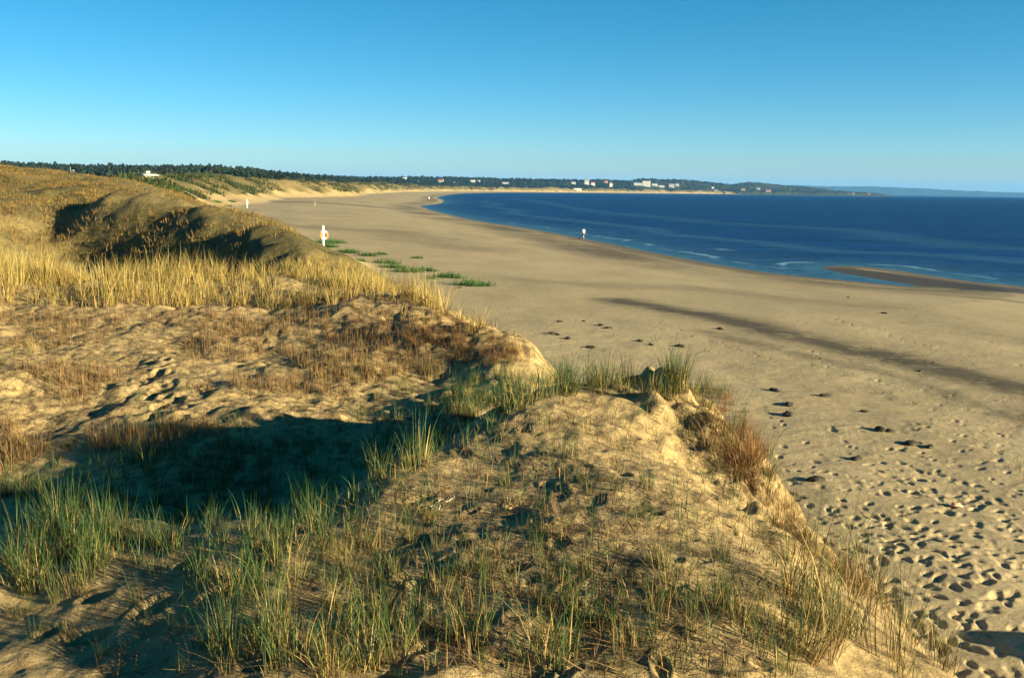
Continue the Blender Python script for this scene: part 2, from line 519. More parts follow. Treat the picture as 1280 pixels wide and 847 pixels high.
# footprints: pressed into the ground itself
def stamp(cx, cy, L, Wd, ang, depth, rim=.35):
    th_c = math.atan2(cx, cy); r = math.hypot(cx, cy)
    R = L * 1.9
    j0 = int((th_c - R / r - TH0) / (TH1 - TH0) * (NA - 1)); j1 = int((th_c + R / r - TH0) / (TH1 - TH0) * (NA - 1)) + 2
    i0 = np.searchsorted(rs, r - R); i1 = np.searchsorted(rs, r + R) + 1
    j0 = max(j0, 0); i0 = max(i0, 0)
    if j0 >= j1 or i0 >= i1: return
    dx = GX[i0:i1, j0:j1] - cx; dy = GY[i0:i1, j0:j1] - cy
    a = (dx * math.cos(ang) + dy * math.sin(ang)) / L; b = (-dx * math.sin(ang) + dy * math.cos(ang)) / Wd
    q = a * a + b * b
    GZ[i0:i1, j0:j1] += -depth * np.exp(-q * q * 1.2) + rim * depth * np.exp(-((np.sqrt(q) - 1.45) / .3) ** 2)


fp = []
for k in range(30):                       # tracks that cross the open beach
    x0 = rng.uniform(4, 26); y0 = rng.uniform(9, 55); a = rng.normal(PI * .6, .5); sgn = 1
    for s in range(rng.integers(6, 26)):
        x0 += math.cos(a) * .55; y0 += math.sin(a) * .55; a += rng.normal(0, .07); sgn = -sgn
        fp.append((x0 + sgn * .1 * math.sin(a), y0 - sgn * .1 * math.cos(a), a))
for k in range(720):                      # trampled patch at the lower right
    p = on_z(np.array([rng.normal(1180, 105)]), np.array([rng.normal(700, 100)]), 2.4)[0]
    fp.append((p[0], p[1], rng.uniform(0, PI)))
for k in range(130):
    p = on_z(np.array([rng.uniform(960, 1300)]), np.array([rng.uniform(520, 720)]), 2.4)[0]
    fp.append((p[0], p[1], rng.normal(PI * .6, .5)))
for (x0, y0, a) in fp:
    if math.hypot(x0, y0) < 60 and grid_z(np.array([x0]), np.array([y0]), GD)[0] < .12:
        s = rng.uniform(.65, 1.3)
        stamp(x0, y0, .105 * s, .055 * s, a, rng.uniform(.012, .034), .10)
for (px, py, L, dp) in [(105, 800, .30, .12), (190, 762, .26, .11), (240, 705, .2, .09), (120, 745, .2, .07), (60, 790, .18, .06), (300, 790, .25, .10), (270, 745, .22, .09), (330, 830, .22, .1),
                        (740, 750, .14, .07), (665, 725, .12, .05), (880, 700, .12, .05), (1010, 800, .14, .05), (560, 700, .13, .05), (820, 640, .12, .05), (700, 610, .12, .05), (590, 640, .12, .04)]:
    P, ok = hit(px, py)
    if ok[0]: stamp(P[0, 0], P[0, 1], L * .5, L * .27, .5 + rng.normal(0, .3), dp * .6, .2)
for k in range(34):                       # the trodden way down into the hollow
    t = rng.uniform(0, 1)
    px = np.interp(t, [0, .5, 1], [180, 205, 240]) + rng.normal(0, 17); py = 440 + 125 * t
    P, ok = hit(px, py)
    if ok[0]: stamp(P[0, 0], P[0, 1], .15, .085, rng.normal(1.2, .5), rng.uniform(.025, .06), .2)
for k in range(60):                      # small pits all over the near dune
    P, ok = hit(rng.uniform(420, 1000), rng.uniform(500, 840))
    if ok[0] and P[0, 1] < 13: stamp(P[0, 0], P[0, 1], rng.uniform(.05, .13), rng.uniform(.04, .07), rng.uniform(0, PI), rng.uniform(.012, .03))

# far grid
NB = 900
th2 = np.linspace(math.radians(-40), math.radians(38), NB)
r2 = [147.0]
while r2[-1] < 5900:
    r_ = r2[-1]; r2.append(r_ + min(max(1.3, .0085 * r_), 9.0 if r_ < 4700 else 40))
r2 = np.array(r2)
T2, R2 = np.meshgrid(th2, r2)
FX, FY = R2 * np.sin(T2), R2 * np.cos(T2)
FZ, FD, FS = terrain(FX, FY)


def seg_mask(x, y, pts, w0, w1):
    best = np.full(x.shape, 1e9); ww = np.ones(x.shape)
    for i, (a, b) in enumerate(zip(pts[:-1], pts[1:])):
        d = b - a; t = np.clip(((x - a[0]) * d[0] + (y - a[1]) * d[1]) / (d @ d), 0, 1)
        q = np.hypot(x - a[0] - t * d[0], y - a[1] - t * d[1])
        f = (i + t) / (len(pts) - 1)
        m = q < best
        best = np.where(m, q, best); ww = np.where(m, w0 + (w1 - w0) * f, ww)
    return np.exp(-(best / ww) ** 2)


def stains(x, y, sd, D):
    s = np.zeros_like(x)
    B = lambda L, z=2.0: on_z(np.array([p[0] for p in L], float), np.array([p[1] for p in L], float), z)[:, :2]
    wob = fbm(x / 6, y / 6, 3, 41)
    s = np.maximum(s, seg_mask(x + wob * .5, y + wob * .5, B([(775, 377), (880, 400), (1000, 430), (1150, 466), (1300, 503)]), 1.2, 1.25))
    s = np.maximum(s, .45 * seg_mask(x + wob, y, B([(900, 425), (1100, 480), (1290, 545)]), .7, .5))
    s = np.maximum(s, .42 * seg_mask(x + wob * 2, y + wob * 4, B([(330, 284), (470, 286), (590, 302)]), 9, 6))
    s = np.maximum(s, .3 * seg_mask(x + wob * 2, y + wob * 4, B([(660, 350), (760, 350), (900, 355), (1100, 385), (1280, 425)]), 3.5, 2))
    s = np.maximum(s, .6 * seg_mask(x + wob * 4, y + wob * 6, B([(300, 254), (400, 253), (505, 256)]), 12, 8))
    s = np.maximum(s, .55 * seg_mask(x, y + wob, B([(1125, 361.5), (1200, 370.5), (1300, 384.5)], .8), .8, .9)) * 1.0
    sw = sstep(2, 5, sd) * (1 - sstep(8, 18, sd)) * (.5 + .6 * fbm(x / 14, y / 14, 3, 42))
    s = np.maximum(s, np.clip(sw, 0, 1))
    s = np.maximum(s, np.clip(.45 * fbm(x / 9, y / 14, 5, 43, .6) - .05, 0, 1) * sstep(8, 20, sd))
    return np.clip(s, 0, 1) * (1 - sstep(.05, .4, D))


def ground_attrs(x, y, z, D, sd):
    r = np.hypot(x, y)
    dn = sstep(.1, .7, D)
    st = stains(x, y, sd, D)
    wet = np.clip((1 - sstep(1.5, 4.5, sd + 1.2 * fbm(x / 7, y / 7, 3, 44))) * sstep(0, 1, 1.2 - .002 * r), 0, 1)
    bar = sstep(.0, .25, seg_mask(x, y, on_z(np.array([1040, 1100, 1180, 1290, 1500.]), np.array([334.5, 342, 352.5, 365.5, 392.]), .25)[:, :2], 2.4, 3.4) - .25) * (y < 125)
    wet = np.maximum(wet * .75, bar * .95)
    px, py = project(np.stack([x, y, z], -1))
    v = dn * sstep(22, 30, r) * (.6 + .4 * sstep(33, 50, r))
    v = v * np.clip(.98 + .5 * fbm(x / 9, y / 9, 4, 51) - .8 * sstep(.8, 1, np.clip(1 - (sd - 50) / 40, 0, 1)) * (r > 150), .0, 1)
    v = np.where(r > 150, sstep(1.0, 4.2, D + 3.6 * fbm(x / 13, y / 13, 4, 52)) * np.clip(1.0 + .5 * fbm(x / 30, y / 30, 3, 53), 0, 1), v)
    v = np.maximum(v, .85 * sstep(100, 140, sd) * (r > 200))
    lit = dn * (1 - sstep(30, 45, r)) * np.clip(.72 + .9 * fbm(x / 1.6, y / 1.6, 3, 54), 0, 1)
    gb = np.exp(-((x + 1.2) / 2.6) ** 2 - ((y - 19) / 1.8) ** 2)
    lit = np.clip(lit + gb * .6 * dn + .6 * sstep(1.2, 2.0, x + .1 * (y - 9)) * sstep(8, 9, y) * (1 - sstep(11, 13, y)) * dn, 0, 1)
    tip = sstep(895, 925, 640 + F * x / np.maximum(y, 1)) * (y > 3000)
    fo = sstep(-12 + 8 * tip, 12 - 6 * tip, sd - (128 + 40 * fbm(x / 120, y / 120, 3, 71)) * (1 - tip) - 12 * tip) * (r > 200) * sstep(0, 120, y - np.interp(640 + F * x / np.maximum(y, 1), [-300, 250, 450], [930, 830, 300]))
    return dict(dune=dn, forest=fo, stain=st, wet=wet, veg=np.clip(v, 0, 1), litter=lit)


def quads(ni, nj):
    i, j = np.meshgrid(np.arange(ni - 1), np.arange(nj - 1), indexing='ij')
    a = (i * nj + j).ravel()
    return np.stack([a, a + 1, a + nj + 1, a + nj], -1)


def ground(name, X, Y, Z, D, sd, mask_face, A):
    fc = quads(*X.shape)
    fc = fc[mask_face(fc)]
    used = np.unique(fc); remap = np.full(X.size, -1); remap[used] = np.arange(len(used))
    V = np.stack([X.ravel(), Y.ravel(), Z.ravel()], -1)[used]
    o = mesh_obj(name, V, remap[fc], M_SAND, attrs={k_: v_.ravel()[used] for k_, v_ in A.items()})
    return tag(o, kind='structure')


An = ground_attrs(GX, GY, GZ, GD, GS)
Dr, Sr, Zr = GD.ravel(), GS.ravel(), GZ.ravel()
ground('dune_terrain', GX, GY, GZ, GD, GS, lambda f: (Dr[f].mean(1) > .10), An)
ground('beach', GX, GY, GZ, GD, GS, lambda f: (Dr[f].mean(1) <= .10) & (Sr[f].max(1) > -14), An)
Af = ground_attrs(FX, FY, FZ, FD, FS)
Dr2, Sr2 = FD.ravel(), FS.ravel()
ground('hills', FX, FY, FZ, FD, FS, lambda f: (Dr2[f].mean(1) > .3), Af)
ground('shore', FX, FY, FZ, FD, FS, lambda f: (Dr2[f].mean(1) <= .3) & (Sr2[f].max(1) > -30), Af)

SKY_STRETCH, SKY_SAT, SKY_HUE, SKY_STR, EXPOSURE, HAZE = 1.65, 1.25, .484, .052, 1.93, 4e-5
# ------------------------------------------------------------------ sea
def sea_material():
    m, nt, b = new_mat('sea_water')
    geo = N(nt, 'ShaderNodeNewGeometry'); pos = geo.outputs['Position']
    mp = N(nt, 'ShaderNodeMapping'); nt.links.new(pos, mp.inputs[0])
    mp.inputs['Rotation'].default_value = (0, 0, math.radians(20)); mp.inputs['Scale'].default_value = (.35, 1, 1)
    sh_ = attr(nt, 'shallow').outputs['Fac']; fo = attr(nt, 'foam').outputs['Fac']
    broad = noise_node(nt, .02, 5, .6, mp.outputs[0]); mid = noise_node(nt, .5, 5, .65, mp.outputs[0])
    c = mixc(nt, ramp(nt, broad, [(.35, 0), (.65, 1)]), (.0005, .014, .095), (.001, .032, .155))
    c = mixc(nt, mul(nt, ramp(nt, mid, [(.42, 0), (.62, 1)]), .6), c, (.012, .058, .15))
    mid2 = noise_node(nt, .11, 6, .75, mp.outputs[0])
    c = mixc(nt, mul(nt, ramp(nt, mid2, [(.42, 0), (.56, 1)]), .6), c, (.001, .010, .045))
    c = mixc(nt, sh_, c, (.055, .15, .20))
    fn = noise_node(nt, 1.3, 5, .7, mp.outputs[0])
    ff = mul(nt, mul(nt, fo, 1.6), mul(nt, fn, -1.05, 'ADD'), 'ADD')
    ff = mul(nt, ff, 2.2, clamp=True)
    c = mixc(nt, ff, c, (.15, .27, .36))
    nt.links.new(c, b.inputs['Base Color'])
    b.inputs['Roughness'].default_value = .38; b.inputs['IOR'].default_value = 1.33
    b.inputs['Specular IOR Level'].default_value = .14
    bump = N(nt, 'ShaderNodeBump'); bump.inputs['Strength'].default_value = 1.0; bump.inputs['Distance'].default_value = .55
    w1 = noise_node(nt, .45, 4, .6, mp.outputs[0]); w2 = noise_node(nt, 1.6, 4, .65, mp.outputs[0])
    nt.links.new(mul(nt, w1, mul(nt, w2, .45), 'ADD'), bump.inputs['Height'])
    nt.links.new(bump.outputs[0], b.inputs['Normal'])
    return m


ts_ = np.linspace(math.radians(-12), math.radians(62), 420)
rr_ = [38.0]
while rr_[-1] < 26000: rr_.append(rr_[-1] * (1.011 if rr_[-1] < 900 else 1.05))
rr_ = np.array(rr_)
TS, RS = np.meshgrid(ts_, rr_)
SX, SY = RS * np.sin(TS), RS * np.cos(TS)
SS = shore_sd(SX, SY).reshape(SX.shape)
depth = -SS
swell = .05 * np.sin((SX * .35 + SY) * 1.1 + 3 * fbm(SX / 15, SY / 15, 2, 61)) * np.clip(1 - RS / 250, 0, 1) * sstep(2, 12, depth)
shallow = np.exp(-np.clip(depth, 0, None) / 7.0) * .8 * (RS < 1200)
shallow = np.maximum(shallow, .34 * np.exp(-((depth - 26 - 9 * fbm(SX / 45, SY / 45, 3, 62)) / 4) ** 2) * (RS > 90) * (RS < 700))
shallow = np.maximum(shallow, .26 * np.exp(-((depth - 62 - 16 * fbm(SX / 70, SY / 70, 3, 63)) / 6) ** 2) * (RS > 120) * (RS < 900))
w_ = fbm(SX / 6, SY / 6, 3, 64)
foam = np.exp(-np.abs(depth - .9) / .7) * .62 * np.clip(.75 + .7 * w_, 0, 1)
foam = np.maximum(foam, .85 * np.exp(-((depth - 4.5 - 2.2 * w_) / .9) ** 2) * np.clip(.75 + w_, 0, 1))
foam = np.maximum(foam, .62 * np.exp(-((depth - 11 - 4 * w_) / 1.0) ** 2) * np.clip(.7 + w_, 0, 1))
foam = np.maximum(foam, .6 * np.exp(-((depth - 25 - 8 * w_) / 2.2) ** 2) * np.clip(.4 + w_, 0, 1) * (RS > 150))
foam *= (1 - .85 * np.exp(-((SX - 30) / 7) ** 2 - ((SY - 88) / 12) ** 2)) * .82 * np.clip(1.25 - RS / 700, 0, 1)
fc = quads(*SX.shape)
keep = SS.ravel()[fc].min(1) < 6
fc = fc[keep]; used = np.unique(fc); remap = np.full(SX.size, -1); remap[used] = np.arange(len(used))
sea = mesh_obj('sea', np.stack([SX.ravel(), SY.ravel(), swell.ravel()], -1)[used], remap[fc], sea_material(),
               attrs=dict(shallow=shallow.ravel()[used], foam=foam.ravel()[used]))
tag(sea, kind='structure')
# ------------------------------------------------------------------ houses, forest, distant hills
def tz(x, y):
    return float(terrain(np.array([x], float), np.array([y], float), False)[0][0])


def win(parent, x, y, z, wd, hh):
    """a window on the front wall (front is -y): frame part, glass sub-part set in front of it"""
    bm = bmesh.new(); box(bm, x - wd / 2 - .12, x + wd / 2 + .12, y - .08, y + .05, z - .12, z + hh + .12)
    f = bm_obj('window', bm, M_WALLW, parent)
    bm = bmesh.new(); box(bm, x - wd / 2, x + wd / 2, y - .12, y - .085, z, z + hh)
    bm_obj('pane', bm, M_GLASS, f)


def gable_roof(w_, d_, h, rise, ov=.5, th_=.25):
    bm = bmesh.new()
    for s in (-1, 1):
        y0, y1 = s * (d_ / 2 + ov), 0
        z0, z1 = h - rise * ov / (d_ / 2), h + rise
        a = [(-w_ / 2 - ov, y0, z0 + .01), (w_ / 2 + ov, y0, z0 + .01), (w_ / 2 + ov, y1, z1 + .01), (-w_ / 2 - ov, y1, z1 + .01)]
        v = [bm.verts.new(p) for p in a] + [bm.verts.new((p[0], p[1], p[2] + th_)) for p in a]
        for f in [(0, 1, 2, 3), (7, 6, 5, 4), (0, 4, 5, 1), (1, 5, 6, 2), (2, 6, 7, 3), (3, 7, 4, 0)]: bm.faces.new([v[i] for i in f])
    bmesh.ops.recalc_face_normals(bm, faces=bm.faces)
    return bm


def gable_wall(w_, d_, h, rise):
    bm = bmesh.new()
    b0 = -2.5
    v = [bm.verts.new(p) for p in [(-w_ / 2, -d_ / 2, b0), (w_ / 2, -d_ / 2, b0), (w_ / 2, d_ / 2, b0), (-w_ / 2, d_ / 2, b0),
                                   (-w_ / 2, -d_ / 2, h), (w_ / 2, -d_ / 2, h), (w_ / 2, d_ / 2, h), (-w_ / 2, d_ / 2, h), (-w_ / 2, 0, h + rise), (w_ / 2, 0, h + rise)]]
    for f in [(0, 1, 5, 4), (2, 3, 7, 6), (1, 2, 6, 9, 5), (3, 0, 4, 8, 7)]: bm.faces.new([v[i] for i in f])
    return bm


HOUSE_XY = []


def house(px, py, wd, hh, wall, roof, label, name='house', flat=False, rot=0.0, dist=None, storeys=1, group='houses among the far trees'):
    P = None if dist else far_hit(px, py)
    if P is None:
        d = dist or float(np.interp(px, [0, 300, 560, 700, 800, 880, 960, 1110], [600, 800, 1600, 3050, 3600, 4080, 4380, 4980]))
        P = at(px, py, d)
        P[2] = tz(P[0], P[1])
    d = P[1]; k = d / F
    w_, h = wd * k, hh * k
    dp = min(max(w_ * .6, 4), 14)
    HOUSE_XY.append((P[0], P[1], px, wd))
    e = empty(name, P, math.atan2(-P[0], P[1]) + rot, label, 'house' if 'hut' not in name and 'kiosk' not in name else 'hut', group)
    if flat:
        bm = bmesh.new(); box(bm, -w_ / 2, w_ / 2, -dp / 2, dp / 2, -2.5, h)
        bm_obj('wall', bm, wall, e)
        bm = bmesh.new(); box(bm, -w_ / 2 - .3, w_ / 2 + .3, -dp / 2 - .3, dp / 2 + .3, h + .003, h + .35)
        bm_obj('roof', bm, roof, e)
    else:
        rise = h * .36; h = h * .64
        bm_obj('wall', gable_wall(w_, dp, h, rise), wall, e)
        r = bm_obj('roof', gable_roof(w_, dp, h, rise), roof, e)
        if w_ > 8:
            bm = bmesh.new(); box(bm, w_ * .18, w_ * .18 + .8, -.4, .4, h + rise * .5, h + rise + 1.2)
            bm_obj('chimney', bm, M_ROOFD, r)
    nw = max(2, int(w_ / 4))
    for s in range(storeys):
        z0 = .9 + s * (h / storeys)
        for i in range(nw):
            if s == 0 and i == nw // 2: continue
            win(e, -w_ / 2 + w_ * (i + .5) / nw, -dp / 2, z0, min(1.5, w_ / nw * .5), min(1.5, h / storeys * .5))
    bm = bmesh.new(); xd = -w_ / 2 + w_ * (nw // 2 + .5) / nw
    box(bm, xd - .5, xd + .5, -dp / 2 - .07, -dp / 2 + .05, 0, min(2.1, h * .8))
    bm_obj('door', bm, M_ROOFD, e)
    return e


house(185, 222, 12, 3.6, M_WALLB, M_ROOFG, 'long low house with a pale grey roof behind the left dunes', rot=.25)
house(91, 216, 7, 3.2, M_WALLB, M_ROOFG, 'small beige house at the forest edge behind the left dune top')
house(17, 208.5, 4, 2.8, M_WALLW, M_ROOFR, 'tiny pale house under the trees above the leftmost dune')
house(506, 225, 5.5, 3.2, M_WALLW, M_ROOFG, 'white house alone in the woods above the middle of the beach', rot=.2)
house(522, 228.6, 4, 2.4, M_WALLW, M_ROOFG, 'low white hut left of the bare sandy mound', name='hut')
house(551, 229, 6, 5, M_WALLW, M_ROOFR, 'white house with red roof right of the bare sandy mound', rot=-.2, storeys=2)
house(568, 229.5, 3, 2.4, M_WALLB, M_ROOFD, 'small beige house between two white ones in the woods')
house(591, 228, 6, 3, M_WALLW, M_ROOFG, 'broad white house, left one of a close pair above the bay head')
house(598.5, 228, 3.4, 2.6, M_WALLW, M_ROOFG, 'narrow white house, right one of a close pair above the bay head')
house(632, 230, 8, 2.2, M_WALLW, M_ROOFG, 'long low white house in the trees at the turn of the bay')
house(717, 230.6, 5, 3.2, M_WALLW, M_ROOFG, 'white house left above the beach kiosk')
house(733.5, 230.5, 5.5, 5.6, M_WALLW, M_ROOFG, 'tall white two storey house in the trees above the beach kiosk', storeys=2)
house(741, 231.5, 4.4, 3.6, M_WALLW, M_ROOFR, 'white gabled house standing close right of the tall one', rot=.4)
house(722, 238, 10, 2.6, M_WALLW, M_ROOFD, 'long white beach kiosk with dark openings on the far sand', name='beach_kiosk', flat=True)
house(757.5, 229, 4, 3.2, M_WALLB, M_ROOFR, 'beige house with red roof half hidden in trees')
house(763, 233, 4.6, 5, M_WALLB, M_ROOFD, 'tan gabled house just above the far beach', rot=.7)
house(797.5, 231.5, 10, 4, M_WALLW, M_ROOFB, 'house with a wide blue grey roof left of the white villa')
house(808, 233, 10, 6.5, M_WALLW, M_ROOFG, 'large white flat roofed villa under the wooded hill', name='villa', flat=True, storeys=3)
house(818.5, 232.5, 7, 2.6, M_WALLW, M_ROOFG, 'low white house next to the large villa', flat=True)
house(827, 234, 7, 2.2, M_WALLW, M_ROOFG, 'lowest white house in the row right of the villa', flat=True)
house(839.5, 234, 6.5, 4, M_WALLW, M_ROOFG, 'white two storey house in the row right of the villa', storeys=2)
house(846.5, 232.5, 4.6, 4, M_WALLW, M_ROOFD, 'white gabled house ending the row right of the villa')
house(891, 236, 3.4, 3, M_WALLW, M_ROOFD, 'white house where the far beach ends', rot=.3)
house(895, 238.6, 4.5, 2.2, M_WALLW, M_ROOFD, 'small boat hut at the far end of the beach', name='hut')
house(929, 238, 4.6, 2.6, M_WALLB, M_ROOFR, 'beige house under the rounded wooded headland hill')
house(948, 237, 4.4, 2.4, M_WALLW, M_ROOFG, 'white house higher up on the headland slope')
house(960.5, 239.8, 6, 2.8, M_WALLB, M_ROOFR, 'orange beige house at the water below the headland')
house(1060.5, 242.6, 3.4, 2.0, M_WALLW, M_ROOFD, 'white house on the low point, left of a pair')
house(1066.5, 242.8, 3.2, 2.0, M_WALLW, M_ROOFR, 'white house on the low point, right of a pair')
house(1086, 243.0, 4, 2.0, M_WALLB, M_ROOFR, 'last small house near the tip of the low point')

# forest -------------------------------------------------------------
def forest(name, n, ylo, yhi, pxlo, pxhi, ncl, cs, label, seed):
    g = np.random.default_rng(seed)
    px = g.uniform(pxlo, pxhi, n * 5); y = np.exp(g.uniform(math.log(ylo), math.log(yhi), n * 5))
    x = (px - 640) / F * y
    sd = shore_sd(x, y)
    edge = 118 + 45 * fbm(x / 120, y / 120, 3, 71)
    edge = np.where((px > 897) & (y > 3000), 14 + 8 * fbm(x / 60, y / 60, 2, 74), edge)
    ok = (sd > edge) & (sd < edge + 800) & (y > np.interp(px, [-300, 250, 450], [1000, 900, 500])) & (fbm(x / 45, y / 45, 3, 72) > -.42)
    for (hx, hy, hp, hw) in HOUSE_XY:
        hpx = 640 + F * hx / hy
        ok &= ~((np.abs(px - hpx) < hw * .55 + .8) & (y < hy + 6) & (y > hy - 160))
    # the nearest trees first, then a thinner spread behind
    x, y, sd = x[ok][:n], y[ok][:n], sd[ok][:n]
    n = len(x)
    z = terrain(x, y, False)[0]
    H = g.uniform(6.5, 9.8, n) * (1 + .25 * fbm(x / 30, y / 30, 2, 73)) * np.where(px[ok][:n] > 897, np.interp(sd, [0, 80], [.45, .9]), np.interp(sd - 118, [-60, 0, 60], [.5, .6, 1.0])) * np.interp(y, [2500, 4500, 5000], [1, .95, .6])
    R = H * g.uniform(.26, .42, n)
    V, Fc, C = [], [], []
    base = 0
    dark = np.stack([g.uniform(.008, .017, n), g.uniform(.016, .027, n), g.uniform(.008, .013, n)], -1)
    # crown: ncl tilted leaf sprays through the upper two thirds of each tree
    u = g.uniform(0, 1, (n, ncl)); az = g.uniform(0, 2 * PI, (n, ncl))
    prof = np.sin(np.clip(u * .93 + .07, 0, 1) * PI) ** .7 * (1.15 - .45 * u)
    rad = R[:, None] * prof * g.uniform(.55, 1.0, (n, ncl))
    cz = z[:, None] + H[:, None] * (.22 + .78 * u)
    ctr = np.stack([x[:, None] + rad * np.cos(az), y[:, None] + rad * np.sin(az), cz], -1)
    sz = (cs * H[:, None] / 10 * g.uniform(.6, 1.3, (n, ncl)))[..., None]
    t1 = np.stack([-np.sin(az), np.cos(az), g.normal(0, .3, az.shape)], -1)
    t2 = np.stack([np.cos(az) * .5, np.sin(az) * .5, np.full(az.shape, -.8)], -1) + g.normal(0, .3, az.shape + (3,))
    q = np.stack([ctr - t1 * sz, ctr + t2 * sz, ctr + t1 * sz, ctr - t2 * sz * .9], 2)
    cc = np.repeat((dark[:, None, :] * g.uniform(.65, 1.4, (n, ncl, 1)))[:, :, None, :], 4, 2)
    V.append(q.reshape(-1, 3)); C.append(cc.reshape(-1, 3)); k = n * ncl
    Fc.append(np.arange(k * 4).reshape(k, 4)); base = k * 4
    # trunks: four-sided tapered posts
    w_ = (H * .018)[:, None]
    ang = np.arange(4) * PI / 2
    lo = np.stack([x[:, None] + w_ * np.cos(ang), y[:, None] + w_ * np.sin(ang), np.repeat(z[:, None] - .5, 4, 1)], -1)
    hi = np.stack([x[:, None] + w_ * .4 * np.cos(ang), y[:, None] + w_ * .4 * np.sin(ang), np.repeat((z + H * .9)[:, None], 4, 1)], -1)
    V.append(np.concatenate([lo, hi], 1).reshape(-1, 3)); C.append(np.tile((.06, .045, .03), (n * 8, 1)))
    f = np.array([[i, (i + 1) % 4, 4 + (i + 1) % 4, 4 + i] for i in range(4)])
    Fc.append((base + (np.arange(n) * 8)[:, None, None] + f[None]).reshape(-1, 4))
    o = mesh_obj(name, np.concatenate(V), np.concatenate(Fc), M_TREE, smooth=False, cols=np.concatenate(C))
    return tag(o, label, 'forest', kind='stuff')


forest('forest', 6500, 560, 1900, -260, 640, 42, 1.25, 'dark green wood in a long strip behind the left dunes', 3)
forest('headland_forest', 11000, 1500, 5600, 380, 1112, 24, 1.9, 'dark wood on the low hills across the bay', 4)

# blue hills beyond the water ------------------------------------------
hp = np.array([(900, 244), (940, 240), (960, 234), (975, 232.2), (990, 231.8), (1010, 232.4), (1040, 233.4), (1062, 233.2), (1085, 232.8), (1100, 233.4), (1130, 235), (1160, 236.4), (1200, 238.3),
               (1240, 239.8), (1280, 241.4), (1340, 243.6), (1420, 246.4), (1500, 249)])
pxs = np.linspace(900, 1500, 240)
yd = 14500.0
zt = at(pxs, np.interp(pxs, hp[:, 0], hp[:, 1]), yd)[:, 2] + 7 * fbm(pxs / 9, pxs * 0, 4, 81)
X = (pxs - 640) / F * yd
rows = []
for dy, f_ in [(-1500, -.05), (-1100, .25), (-700, .55), (-300, .85), (0, 1), (500, .9), (1400, .3), (2000, -.05)]:
    rows.append(np.stack([X * (1 + dy / yd), np.full_like(X, yd + dy), np.maximum(zt, 3) * f_ * (1 + .06 * fbm(X / 300, X * 0 + dy / 300, 3, 82))], -1))
rows = np.stack(rows)
M_HILL = flat_mat('wooded_hill', (.04, .06, .03), .9, .4, .01, .1)
tag(mesh_obj('far_hills', rows.reshape(-1, 3), quads(*rows.shape[:2]), M_HILL), kind='structure')


# poles on the left dunes ----------------------------------------------
def pole(px, py, h, lean, label, dist=None):
    P = far_hit(px, py, 100, 1400)
    if P is None: P = at(px, py, 300); P[2] = tz(P[0], P[1])
    h = h * P[1] / F
    bm = bmesh.new()
    m_ = Matrix.Translation((0, 0, h / 2 - .2)) @ Matrix.Diagonal((1, 1, 1, 1))
    bmesh.ops.create_cone(bm, cap_ends=True, segments=8, radius1=max(.09, .35 * P[1] / F), radius2=max(.06, .25 * P[1] / F), depth=h + .4, matrix=m_)
    o = bm_obj('pole', bm, M_POLE, None, True)
    o.location = P; o.rotation_euler = (0, lean, 0)
    return tag(o, label, 'pole', 'poles standing on the dunes')


pole(47, 209.5, 8, .0, 'thin upright pole on the highest left dune, before the trees')
pole(88, 216, 7, .03, 'thin upright pole beside the small beige house')
pole(370, 225.5, 6, -.2, 'pale leaning pole on the dunes before the forest')
pole(393, 222, 5, .05, 'short upright pole on the dark dune hump at the forest edge')
# ------------------------------------------------------------------ lifebuoy posts
def near_ground(x, y):
    return float(grid_z(np.array([x]), np.array([y]))[0]) if math.hypot(x, y) < 148 else tz(x, y)


def ring_mesh(R, r, a0, a1, nseg=28, m=12, flat=.6):
    v, f = [], []
    for i in range(nseg + 1):
        a = a0 + (a1 - a0) * i / nseg
        for j in range(m):
            b = 2 * PI * j / m
            q = R + r * math.cos(b)
            v.append((q * math.sin(a), r * flat * math.sin(b), q * math.cos(a)))
    for i in range(nseg):
        for j in range(m):
            f.append((i * m + j, i * m + (j + 1) % m, (i + 1) * m + (j + 1) % m, (i + 1) * m + j))
    return v, np.array(f)


def buoy_post(px, d, h, label, blabel):
    x = (px - 640) / F * d
    z = near_ground(x, d)
    e = empty('lifebuoy_post', (x, d, z), math.atan2(-x, d) + .25, label, 'post', 'white posts with lifebuoys on the beach')
    bm = bmesh.new(); box(bm, -.07, .07, -.07, .07, -.4, h - .28)
    bmesh.ops.bevel(bm, geom=bm.edges[:], offset=.012, segments=1, affect='EDGES')
    bm_obj('post', bm, M_WHITE, e)
    bm = bmesh.new()
    bmesh.ops.create_cone(bm, cap_ends=True, segments=4, radius1=.14, radius2=.04, depth=.30, matrix=Matrix.Translation((0, 0, h - .128)) @ Matrix.Rotation(PI / 4, 4, 'Z'))
    bm_obj('pointed_cap', bm, M_WHITE, e)
    bm = bmesh.new(); box(bm, -.27, .27, -.125, -.073, h - .60, h - .47)
    bm_obj('crossboard', bm, M_WHITE, e)
    bm = bmesh.new(); box(bm, -.22, .22, -.125, -.073, h - 1.13, h - 1.04)
    bm_obj('crossboard', bm, M_WHITE, e)
    b = empty('lifebuoy', e.matrix_basis @ Vector((0, -.20, h - .80)), e.rotation_euler[2], blabel, 'lifebuoy', 'lifebuoys on white posts')
    v, f = ring_mesh(.30, .07, 0, 2 * PI, 40)
    mesh_obj('ring', v, f, M_WHITE, b)
    for c in (PI / 2, 3 * PI / 2):
        v, f = ring_mesh(.30, .075, c - .95, c + .95, 16)
        mesh_obj('orange_band', v, f, M_ORANGE, b)
    return e


bpy.context.view_layer.update()
buoy_post(403.5, 84, 2.2, 'white wooden post with pointed cap above the green shrubs at the dune foot', 'orange and white lifebuoy on the nearer post above green shrubs')
buoy_post(309.5, 238, 2.0, 'small far white post standing on open sand before the tan dune bank', 'lifebuoy on the small far post before the tan dune bank')


